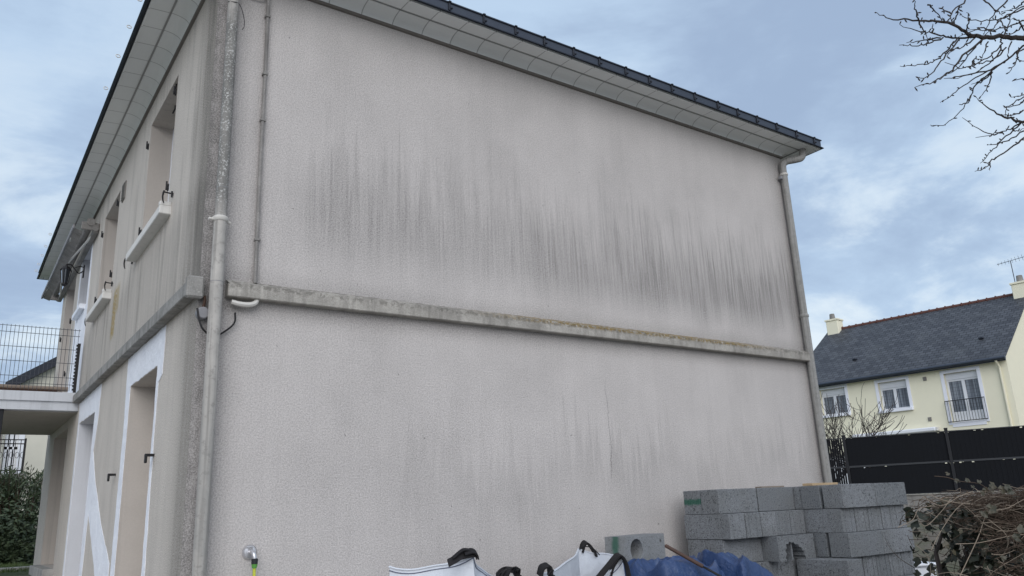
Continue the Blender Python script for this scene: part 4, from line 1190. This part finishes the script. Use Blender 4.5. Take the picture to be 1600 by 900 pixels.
for (s_, zz) in ((-2.50, 5.20), (-2.57, 3.87)):
    bm = bmesh.new(); box(bm, s_ * K - .07, s_ * K + .07, -.03, 0, zk(zz) - .08, zk(zz) + .08, .004); finish('vent_grille', bm, M['vent'], ch)
bm = bmesh.new(); tube(bm, [(-.22 * K, -.06, .3), (-.22 * K, -.06, za - .35), (-.22 * K, -ov - .04, za - .05)], .05, 10); finish('downpipe', bm, M['cream'], ch, smooth=True)
ca = thing('awning_cassette', 'long white closed awning on the cream house above the fence', 'awning', (PC.x, PC.y, 0), rz_)
bm = bmesh.new(); box(bm, -5.2 * K, -2.38 * K, -.26, -.005, zk(3.46), zk(3.60), .04); finish('cassette', bm, M['upvc'], ca)
bm = bmesh.new(); box(bm, -2.38 * K + .001, -2.32 * K, -.24, -.0, zk(3.47), zk(3.59), .01); finish('end_cap', bm, M['sill'], ca)
# TV aerial
AP = Vector((-.30 * K, WD / 2 - .2, HR + .2))
an = thing('tv_aerial', 'thin TV aerial on the chimney of the cream house', 'aerial', (PC.x, PC.y, 0), rz_)
bm = bmesh.new(); tube(bm, [AP, AP + Vector((0, 0, 1.35))], .017, 6); finish('mast', bm, M['wire'], an)
T = AP + Vector((-.0, 0, 1.30))
bm = bmesh.new(); tube(bm, [T + Vector((-.55, 0, .0)), T + Vector((.65, 0, .09))], .012, 5)
for k in range(9):
    c0 = T + Vector((-.5 + k * .14, 0, .003 + k * .01)); hh = .10 + .012 * k
    tube(bm, [c0 + Vector((.03, -hh, hh * .5)), c0 + Vector((-.03, hh, -hh * .5))], .006, 4)
finish('aerial_boom', bm, M['wire'], an)

# ================================================================== bare shrubs in front of the cream house
def grow(bm, p, d_, length, r, depth, spread=.5, up=.15, seg=4, n=5):
    pts = [p.copy()]; rs = [r]; q = p.copy(); dv = d_.normalized()
    for k in range(seg):
        dv = (dv + Vector((random.gauss(0, .14), random.gauss(0, .14), random.gauss(0, .10) + up * .35))).normalized()
        q = q + dv * length / seg; pts.append(q.copy()); rs.append(r * (1 - .55 * (k + 1) / seg))
        if depth > 0 and k >= 0:
            for _ in range(random.choice((1, 1, 2))):
                a = Vector((random.gauss(0, 1), random.gauss(0, 1), random.gauss(0, .5))).normalized()
                grow(bm, q, (dv + a * spread * 1.6), length * random.uniform(.45, .75), rs[-1] * .65, depth - 1, spread, up, seg, n)
    tube(bm, pts, [max(.007, x) for x in rs], n)
def bare_shrub(label, pos, h, seed, stems):
    random.seed(seed)
    t = thing('bare_shrub', label, 'shrub', tuple(pos), group='bare shrubs beyond the fence')
    bm = bmesh.new()
    tube(bm, [(0, 0, -.2), (0.02, 0, h * .3)], [.07, .055], 7)
    finish('trunk', bm, M['stem'], t, smooth=True)
    bm = bmesh.new()
    for k in range(stems):
        a = k * 2 * math.pi / stems + random.uniform(-.3, .3)
        grow(bm, Vector((0.02, 0, h * .28)), Vector((math.cos(a) * .8, math.sin(a) * .8, .8)), h * .62, .034, 2, .7, .5)
    finish('branches', bm, M['stem'], t)
for (px_, D, h, sd, st, lb) in ((1303, 29, 2.9, 4, 7, 'bare branching shrub close to the brown downpipe, beyond the fence'), (1352, 29, 2.8, 11, 6, 'bare shrub with upswept branches left of the white awning')):
    q = at_dist(px_, 760, D); bare_shrub(lb, (q.x, q.y, gh(q.x, q.y)), h, sd, st)

# ================================================================== tree at the right: branches hang into the view
random.seed(3)
tr = thing('bare_tree', 'leafless tree reaching dark budded branches into the sky at upper right', 'tree', (5.3, -5.2, 0))
TB = Vector((5.3, -5.2, 0))
bm = bmesh.new(); tube(bm, bez([(0, 0, -.2), (0.03, 0, 1.2), (-.05, .05, 2.4), (0, .05, 3.4), (.1, 0, 4.6), (.1, .1, 6)], 4), [.17 - .0055 * i for i in range(21)], 12); finish('trunk', bm, M['stem'], tr, smooth=True)
Zm = [
 ((1075, 330), (960, 240), (804, 195), (700, 188), (600, 185), (540, 178), (500, 155), (430, 115), (360, 105), (270, 103), (150, 95), (60, 68)),
 ((600, 185), (480, 190), (400, 180), (340, 165), (270, 155), (180, 125)), ((470, 190), (400, 270), (350, 310), (270, 325), (180, 332)),
 ((480, 200), (400, 290), (340, 370), (300, 392), (270, 390)), ((600, 200), (510, 270), (440, 350), (380, 395), (330, 420), (255, 435)),
 ((1000, 300), (900, 200), (804, 235), (700, 310), (640, 360), (560, 430), (540, 480), (500, 540), (410, 622), (335, 628)), ((690, 320), (600, 370), (500, 430), (440, 480), (385, 518)),
 ((900, -20), (804, 30), (700, 90), (640, 150), (590, 186)), ((720, 0), (650, 80), (600, 170)), ((510, 0), (440, 70), (445, 115)), ((440, 70), (400, 50), (400, 30)),
 ((270, 103), (260, 50), (252, 0)), ((320, 18), (360, 60), (400, 103)), ((275, 110), (300, 150), (320, 190)), ((380, 190), (300, 205), (215, 215)),
 ((400, 190), (330, 215), (260, 230), (180, 222)), ((640, 360), (625, 430), (590, 485)), ((640, 350), (500, 380), (400, 395)), ((720, 240), (640, 310), (560, 360), (450, 400)),
 ((600, 190), (560, 240), (470, 340), (380, 390)), ((804, 250), (775, 260), (760, 320), (720, 368)), ((735, 210), (720, 275)), ((620, 210), (595, 290)), ((804, 100), (740, 130), (640, 148), (520, 152)),
 ((804, 40), (720, 80), (640, 100), (520, 95), (470, 50)), ((600, 0), (660, 50), (700, 80)), ((660, 160), (600, 140), (560, 150), (480, 180)), ((520, 160), (525, 110), (520, 60)), ((455, 120), (470, 60), (490, 30)),
 ((345, 165), (342, 120)), ((700, 190), (725, 120), (740, 70)), ((560, 190), (480, 240), (410, 280)), ((690, 195), (680, 240), (600, 300), (500, 340), (400, 310)),
 ((804, 130), (760, 160), (700, 185)), ((804, 10), (760, 40), (700, 60)), ((850, 420), (804, 400), (745, 405)), ((690, 230), (650, 300), (560, 320), (520, 340)), ((560, 330), (550, 300), (600, 300)),
 ((640, 365), (600, 400), (545, 420)), ((770, 265), (775, 300), (804, 310)), ((540, 480), (510, 520), (475, 528)), ((715, 155), (690, 110), (650, 95)), ((804, 160), (770, 100), (740, 95)),
]
Zl = [((1090, 560), (950, 600), (860, 600), (804, 615), (740, 600), (650, 560), (560, 487)), ((804, 612), (730, 650), (680, 665), (565, 693)), ((690, 668), (625, 672), (495, 593)), ((900, 640), (804, 690), (720, 760), (640, 805), (610, 840), (560, 860)),
 ((790, 620), (700, 700), (640, 760), (585, 820)), ((804, 655), (700, 715), (620, 730)), ((860, 460), (804, 475), (740, 487)), ((850, 470), (804, 485), (720, 540), (705, 590)), ((804, 555), (740, 580), (690, 575)), ((804, 500), (780, 525), (700, 545)), ((740, 640), (760, 660), (804, 645)), ((630, 815), (636, 855))]
def branches(sets, D0, nm, rmain, sd):
    random.seed(sd)
    for gi, P in enumerate(sets):
        bm = bmesh.new(); pts = []; off = random.uniform(-.30, .30) if gi else 0
        for i, (zx, zy) in enumerate(P):
            px_, py_ = 1350 + zx / 3.216, zy / 3.216
            d_ = ray(px_, py_).normalized(); t = i / (len(P) - 1)
            s_ = D0 + (0.35 * (px_ - 1480) / 120) + off * (t if len(P) > 2 else t * .5)
            pts.append(EYE + d_ * s_ - TB)
        pts = bez(pts, 5); n = len(pts)
        thick = rmain if gi == 0 else (.0056 if len(P) > 5 else .0036)
        rs = []
        for i, p in enumerate(pts):
            t = i / (n - 1); r = thick * (1 - t) ** .8 + .0016
            rs.append(r)
            p += Vector((random.gauss(0, .0035), random.gauss(0, .0035), random.gauss(0, .0035)))
        tube(bm, pts, rs, 6)
        for i in range(2, n):                  # buds and spurs
            if random.random() < .42:
                p = pts[i]; a = Vector((random.gauss(0, 1), random.gauss(0, 1), random.gauss(0, 1))).normalized()
                L_ = random.uniform(.007, .022); q = p + a * (L_ * .4 + rs[i])
                tube(bm, [p, p + a * (rs[i] + .001), q + a * L_ * .4, q + a * L_], [.0018, .0028, .0048, .0012], 5)
        finish('branch', bm, M['stem'], tr)
branches(Zm, 6.0, 'branch', .017, 31)
branches(Zl, 6.1, 'branch', .014, 37)
# the limbs that carry them, and more crown outside the view
bm = bmesh.new()
for gi, P in ((0, Zm[0]), (1, Zl[0])):
    zx, zy = P[0]; px_, py_ = 1350 + zx / 3.216, zy / 3.216
    e_ = EYE + ray(px_, py_).normalized() * ([6.0, 6.1][gi] + .35 * (px_ - 1480) / 120) - TB
    tube(bm, bez([e_, e_.lerp(Vector((0, .05, 3.2 - gi * .5)), .5) + Vector((0, 0, .1)), Vector((0, .05, 3.1 - gi * .5))], 5), [.02 + .004 * i for i in range(11)], 8)
for k in range(8):
    a = -2.2 + k * .42
    grow(bm, Vector((.08, .06, 3.4 + .3 * k)), Vector((math.cos(a), math.sin(a), .55)), 1.6, .035, 2, .5, .3)
finish('limbs', bm, M['stem'], tr)

# ================================================================== ivy hedge at the right
random.seed(12)
HC = at_dist(1550, 840, 5.6); hx = Vector((CR.x, CR.y, 0)).normalized(); hy = Vector((CF.x, CF.y, 0)).normalized()
hg = thing('ivy_hedge', 'tangled hedge of dry brown twigs and dark ivy leaves at lower right', 'hedge', (HC.x, HC.y, 0))
def hp(a, b_, z): return hx * a + hy * b_ + Vector((0, 0, z))
def htop(a, b_): return 1.56 + .02 * math.sin(a * 5 + 1) + .015 * math.sin(a * 13) - .10 * ss(-.38, -.56, a) + .02 * math.sin(b_ * 9)
A0, A1, B0, B1 = -.30, 1.9, -.40, .55
def inside():
    a = random.uniform(A0, A1); b_ = random.uniform(B0, B1); z = random.uniform(.05, htop(a, b_)); return a, b_, z
bm = bmesh.new(); bmd = bmesh.new()
for i in range(9000):
    a, b_, z = inside()
    if random.random() < .62: b_ = B0 + abs(random.gauss(0, .10))
    if random.random() < .45: z = htop(a, b_) - abs(random.gauss(0, .10))
    p = hp(a, b_, z); L_ = random.uniform(.08, .27)
    dv = (hx * random.gauss(-.3 * (a > A0 + .25) + 1.3 * (a < A0 + .2), .8) + hy * random.gauss(0, .6) + Vector((0, 0, random.gauss(0, .5)))).normalized()
    cv = Vector((random.gauss(0, 1), random.gauss(0, 1), random.gauss(0, 1))) * .12
    pts = [p, p + dv * L_ * .33 + cv * .35 * L_ * 3, p + dv * L_ * .66 + cv * .4 * L_ * 3, p + dv * L_ + cv * .1]
    pts = [Vector((q.x, q.y, min(q.z, htop(a, b_) + .035 * random.random()))) for q in pts]
    r0 = random.uniform(.0011, .0027)
    tube(bm if random.random() < .16 else bmd, bez(pts, 2), [r0 * (1 - .6 * k / 6) for k in range(7)], 4, cap=False)
# longer runners
for (P, r0) in (([(1500, 900), (1528, 840), (1541, 805), (1560, 790)], .004), ([(1493, 850), (1530, 848), (1575, 838), (1600, 835)], .003), ([(1403, 824), (1426, 812), (1436, 795), (1460, 790)], .003), ([(1440, 775), (1470, 790), (1500, 775), (1520, 768)], .003),
                ([(1545, 812), (1570, 833), (1575, 850), (1566, 870)], .0035), ([(1430, 800), (1445, 822), (1470, 800), (1485, 780)], .003), ([(1455, 860), (1470, 830), (1500, 790), (1540, 775)], .003), ([(1430, 850), (1450, 870), (1455, 900)], .0025),
                ([(1540, 795), (1570, 795), (1600, 780)], .003), ([(1450, 772), (1480, 783), (1530, 790), (1570, 800)], .003)):
    tube(bm, bez([at_dist(x, y, 5.05 + .06 * i) - Vector((HC.x, HC.y, 0)) for i, (x, y) in enumerate(P)], 5), r0 * .6, 5)
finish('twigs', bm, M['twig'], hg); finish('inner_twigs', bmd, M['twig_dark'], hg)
def leaf(bm, p, s_, nrm, roll, lobes=5):
    t = nrm.orthogonal().normalized(); t.rotate(__import__('mathutils').Quaternion(nrm, roll)); u = nrm.cross(t)
    N = lobes * 2; out = []
    for k in range(N):
        a = -math.pi * .82 + k * (2 * math.pi * .82) / (N - 1); r_ = s_ * (1.0 if k % 2 == 1 else .80) * (1.25 if abs(a) < .5 else 1)
        out.append(p + t * math.cos(a) * r_ + u * math.sin(a) * r_ + nrm * random.uniform(-.12, .12) * s_)
    c_ = bm.verts.new(p + nrm * .12 * s_); vs = [bm.verts.new(q) for q in out]; b_ = bm.verts.new(p - t * s_ * .25)
    for k in range(N - 1): bm.faces.new((c_, vs[k], vs[k + 1]))
    bm.faces.new((c_, b_, vs[0])); bm.faces.new((c_, vs[-1], b_))
bm = bmesh.new(); bm2 = bmesh.new()
for i in range(2600):
    a, b_, z = inside()
    if random.random() < .55: b_ = B0 + abs(random.gauss(0, .07)) + .03
    if a < 0.12 and random.random() < .8: continue
    if random.random() < .35: continue
    if random.random() < .2: z = htop(a, b_) - abs(random.gauss(0, .05))
    nrm = Vector((random.gauss(0, .6), random.gauss(0, .6), random.gauss(.4, .6))) - hy * .9; nrm.normalize()
    leaf(bm if random.random() < .86 else bm2, hp(a, b_, z), random.uniform(.014, .027), nrm, random.uniform(0, 6.3))
for (x, y, s_) in ((1548, 795, .06), (1538, 802, .045), (1478, 852, .042), (1490, 862, .035), (1475, 830, .03), (1566, 765, .05), (1550, 758, .045), (1575, 762, .04), (1590, 840, .05), (1597, 826, .05), (1567, 872, .032), (1580, 768, .04), (1500, 830, .03), (1440, 838, .028), (1460, 895, .035), (1535, 770, .03)):
    nrm = (-hy + Vector((random.gauss(0, .25), random.gauss(0, .25), .4))).normalized()
    leaf(bm, at_dist(x, y, 5.05) - Vector((HC.x, HC.y, 0)), s_ * .5, nrm, random.uniform(0, 6.3))
finish('leaves', bm, M['ivy'], hg); finish('withered_leaves', bm2, M['dead_leaf'], hg)
# solid dark heart: stems
bm = bmesh.new()
for i in range(26):
    a = A0 + .1 + (A1 - A0 - .1) * (i + random.random() * .6) / 26; b_ = random.uniform(-.05, .3)
    tube(bm, [hp(a, b_, -.1), hp(a + random.gauss(0, .04), b_, .7), hp(a + random.gauss(0, .08), b_, 1.25), hp(a + random.gauss(0, .1), b_, 1.45)], [.028, .022, .014, .006], 6)
finish('stems', bm, M['stem'], hg)
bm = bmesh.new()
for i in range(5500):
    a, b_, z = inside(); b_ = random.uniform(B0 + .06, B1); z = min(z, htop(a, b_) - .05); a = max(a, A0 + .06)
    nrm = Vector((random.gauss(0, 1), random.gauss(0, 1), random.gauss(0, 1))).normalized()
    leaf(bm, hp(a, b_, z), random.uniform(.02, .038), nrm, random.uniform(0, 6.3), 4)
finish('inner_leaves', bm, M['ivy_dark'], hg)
# small thorny climber reaching over the hedge top
bm = bmesh.new(); Q = [at_dist(x, y, 5.25) - Vector((HC.x, HC.y, 0)) for x, y in ((1460, 744), (1480, 746), (1500, 752), (1530, 756), (1550, 770))]
tube(bm, bez(Q, 4), .0022, 4); finish('shoot', bm, M['twig_dark'], hg)
bm = bmesh.new()
for (x, y, s_) in ((1480, 740, .022), (1496, 752, .028), (1512, 751, .026), (1530, 752, .024), (1520, 760, .02)): leaf(bm, at_dist(x, y, 5.25) - Vector((HC.x, HC.y, 0)), s_ * .6, (-hy + Vector((0, 0, .5))).normalized(), random.uniform(0, 6))
finish('shoot_leaves', bm, M['ivy'], hg)
# pale plastic sheet on the ground between pile and hedge
q = at_dist(1432, 884, 9.2)
pl = finish('plastic_sheet', (lambda b: (box(b, -.16, .16, -.14, .14, 0, .03, .01), box(b, -.13, .13, -.11, .11, -.12, -.002, .01), b)[-1])(bmesh.new()), M['upvc'], loc=(q.x, q.y, q.z), rot=(0, 0, R(-28)))
tag(pl, 'pale plastic sheet lying low between the block pile and the hedge', 'plastic sheet')

# ================================================================== left background
# oleander hedge
def oleander(label, pos, w_, dpt, h, seed, n):
    random.seed(seed)
    t = thing('oleander_shrub', label, 'shrub', (pos[0], pos[1], pos[2]), group='narrow-leaved shrubs left of the house')
    bm = bmesh.new(); bs = bmesh.new(); st = []
    for i in range(34):
        a, b_ = random.uniform(-w_, w_), random.uniform(-dpt, dpt); H = h * random.uniform(.72, 1.0)
        tp_ = Vector((a + random.gauss(0, .10), b_ + random.gauss(0, .1), H)); bt = Vector((a * .5, b_ * .5, -.1))
        pts = [bt, bt.lerp(tp_, .4) + Vector((random.gauss(0, .04), 0, 0)), bt.lerp(tp_, .75), tp_]; tube(bs, pts, [.012, .010, .007, .003], 5); st.append((bt, tp_))
    for i in range(n):
        bt, tp_ = random.choice(st); k = random.uniform(.12, 1) ** .8; p = bt.lerp(tp_, k) + Vector((random.gauss(0, .05), random.gauss(0, .05), 0))
        dv = Vector((random.gauss(0, .6), random.gauss(0, .6), random.uniform(.2, 1.2))).normalized(); L_ = random.uniform(.07, .14); sd_ = dv.orthogonal().normalized(); sd_.rotate(__import__('mathutils').Quaternion(dv, random.uniform(0, 6.3)))
        a_ = bm.verts.new(p); b2_ = bm.verts.new(p + dv * L_ * .5 + sd_ * L_ * .10); c2_ = bm.verts.new(p + dv * L_); d2_ = bm.verts.new(p + dv * L_ * .5 - sd_ * L_ * .10)
        bm.faces.new((a_, b2_, c2_, d2_))
    finish('foliage', bm, M['oleander'], t); finish('stem', bs, M['twig_dark'], t)
for (px_, py_, D, w_, h, sd, lb) in ((55, 728, 17.6, .55, None, 1, 'narrow-leaved evergreen shrub next to the far corner of the house'), (14, 728, 17.6, .55, None, 2, 'narrow-leaved evergreen shrub left of the one beside the house corner'), (-40, 735, 17.8, .7, None, 3, 'narrow-leaved evergreen shrub at the far left edge')):
    q = at_dist(px_, py_, D); z0 = gh(q.x, q.y); oleander(lb, (q.x, q.y, z0), w_, .4, q.z - z0, sd, 3600)
# low dense foliage below
bm = bmesh.new(); random.seed(8)
q0 = at_dist(-80, 850, 17.0); q1 = at_dist(78, 850, 17.0); zg = gh(q0.x, q0.y)
for i in range(9000):
    t = random.random(); p = q0.lerp(q1, t); p = Vector((p.x + random.uniform(-.3, .3), p.y + random.uniform(-.2, .9), zg + abs(random.gauss(0, .5)) * .9))
    dv = Vector((random.gauss(0, 1), random.gauss(0, 1), random.gauss(.2, .8))).normalized(); L_ = random.uniform(.05, .11); s_ = dv.orthogonal().normalized() * L_ * .22
    bm.faces.new([bm.verts.new(v) for v in (p, p + dv * L_ * .5 + s_, p + dv * L_, p + dv * L_ * .5 - s_)])
o = finish('undergrowth', bm, M['oleander']); tag(o, 'dark low undergrowth at the foot of the shrubs left of the house', 'undergrowth', kind='stuff')
# lawn blades
bm = bmesh.new()
for i in range(16000):
    x = random.uniform(-4.5, .1); y = random.uniform(8.8, 13.0); z = gh(x, y); h = random.uniform(.03, .075); a = random.uniform(0, 6.3)
    s_ = Vector((math.cos(a), math.sin(a), 0)) * .006; l_ = Vector((random.gauss(0, .015), random.gauss(0, .015), h))
    p = Vector((x, y, z)); bm.faces.new([bm.verts.new(v) for v in (p - s_, p + s_, p + l_)])
o = finish('grass', bm, M['grassblade']); tag(o, 'short green lawn left of the house', 'grass', kind='stuff')
bm = bmesh.new(); q0 = at_dist(-60, 884, 14.5); box(bm, -5.0, .4, 9.35, 9.50, gh(-1, 9.4) - .1, gh(-1, 9.4) + .05, .008)
o = finish('kerb', bm, M['kerb']); o['kind'] = 'structure'
# neighbouring gabled house at the back left
nb = thing('neighbouring_house', 'pale house with a black sloping roof edge seen behind the balcony', 'house', (0, 0, 0))
NY_ = 24.0
r1 = on(1, NY_, 88, 559); r0_ = on(1, NY_, 30, 588)
sx = (r1.z - r0_.z) / (r1.x - r0_.x)
XR = r0_.x + 7.0; ZR = r0_.z + sx * 7.0; zg = 1.0
bm = bmesh.new()
holes_ = [(r0_.x + .0 + .05, r0_.x + .95, 3.1, 5.0)]
w0, w1_ = on(1, NY_, 6, 700), on(1, NY_, 38, 700)
holes_ = [(w0.x, w1_.x - .18, on(1, NY_, 20, 738).z - .2, on(1, NY_, 20, 672).z)]
holed(bm, r0_.x - 0.2, XR + 7, zg - .2, r0_.z - .2, holes_, lambda u, d_, z: Vector((u, NY_ + d_, z)), .2)
bm.faces.new([bm.verts.new(v) for v in ((r0_.x - .2, NY_, r0_.z - .2), (XR, NY_, ZR - .2 - .0), (XR + 7, NY_, r0_.z - .2))])
for xx in (r0_.x - .2, XR + 7): bm.faces.new([bm.verts.new(v) for v in ((xx, NY_, zg - .2), (xx, NY_ + 9, zg - .2), (xx, NY_ + 9, r0_.z - .2), (xx, NY_, r0_.z - .2))])
finish('wall', bm, M['pale_render'], nb)
bm = bmesh.new()
def slab3(bm, A_, B_, th, y0, y1):
    V_ = [bm.verts.new(v) for v in ((A_[0], y0, A_[1]), (B_[0], y0, B_[1]), (B_[0], y0, B_[1] - th), (A_[0], y0, A_[1] - th), (A_[0], y1, A_[1]), (B_[0], y1, B_[1]), (B_[0], y1, B_[1] - th), (A_[0], y1, A_[1] - th))]
    for f in ((0, 1, 2, 3), (7, 6, 5, 4), (0, 4, 5, 1), (3, 2, 6, 7), (0, 3, 7, 4), (1, 5, 6, 2)): bm.faces.new([V_[i] for i in f])
slab3(bm, (r0_.x - .35, r0_.z - .35 * sx), (XR, ZR), .30, NY_ - .3, NY_ + 9.2); slab3(bm, (XR + .001, ZR), (XR + 7.3, r0_.z - .15), .30, NY_ - .3, NY_ + 9.2)
finish('roof', bm, M['zinc_black'], nb)
bm = bmesh.new(); box(bm, r0_.x - .50, r0_.x - .06, NY_ - .28, NY_ + 9, r0_.z - .50, r0_.z - .30, .01); box(bm, r0_.x - .36, r0_.x - .24, NY_ - .1, NY_, 1, r0_.z - .5); finish('gutter', bm, M['vent'], nb)
a, b_, c_, d_ = holes_[0]
bm = bmesh.new()
for (u0, u1) in ((a, a + .09), (b_ - .09, b_), ((a + b_) / 2 - .05, (a + b_) / 2 + .05)): box(bm, u0, u1, NY_ + .12, NY_ + .18, c_, d_)
box(bm, a, b_, NY_ + .12, NY_ + .18, d_ - .1, d_); box(bm, a, b_, NY_ + .12, NY_ + .18, c_ + .9, c_ + .98)
box(bm, b_ , b_ + .16, NY_ - .03, NY_, c_, d_ + .1)
wn_ = finish('window', bm, M['upvc'], nb)
bm = bmesh.new(); box(bm, a, b_, NY_ + .19, NY_ + .195, c_, d_); finish('pane', bm, M['glass'], wn_)
rl = thing('wrought_iron_railing', 'black wrought iron railing in front of the pale house behind the shrubs', 'railing', (w0.x - .6, NY_ - .9, on(1, NY_, 20, 738).z - .1))
bm = bmesh.new(); wl = (w1_.x - w0.x) + .55
hr_ = on(1, NY_ - .9, 20, 687).z - (on(1, NY_, 20, 738).z - .1)
for zz in (hr_, hr_ - .12, .1): tube(bm, [(0, 0, zz), (wl, 0, zz)], .018, 6)
x_ = 0.0
while x_ <= wl:
    tube(bm, [(x_, 0, .0), (x_, 0, hr_)], .011, 5)
    tube(bm, [(x_ + .07 + .05 * math.cos(t), 0, hr_ * .55 + .09 * math.sin(t)) for t in [k * math.pi / 5 for k in range(11)]], .007, 4); x_ += .14
finish('bars', bm, M['black'], rl)
for xq in (0, wl):
    bm = bmesh.new(); box(bm, xq - .03, xq + .03, -.03, .03, -3.2, hr_ + .04); finish('post', bm, M['black'], rl)
bm = bmesh.new(); box(bm, -.1, wl + .1, -.1, .9, -.12, -.0); finish('deck', bm, M['plinth'], rl)
tube_pts = None
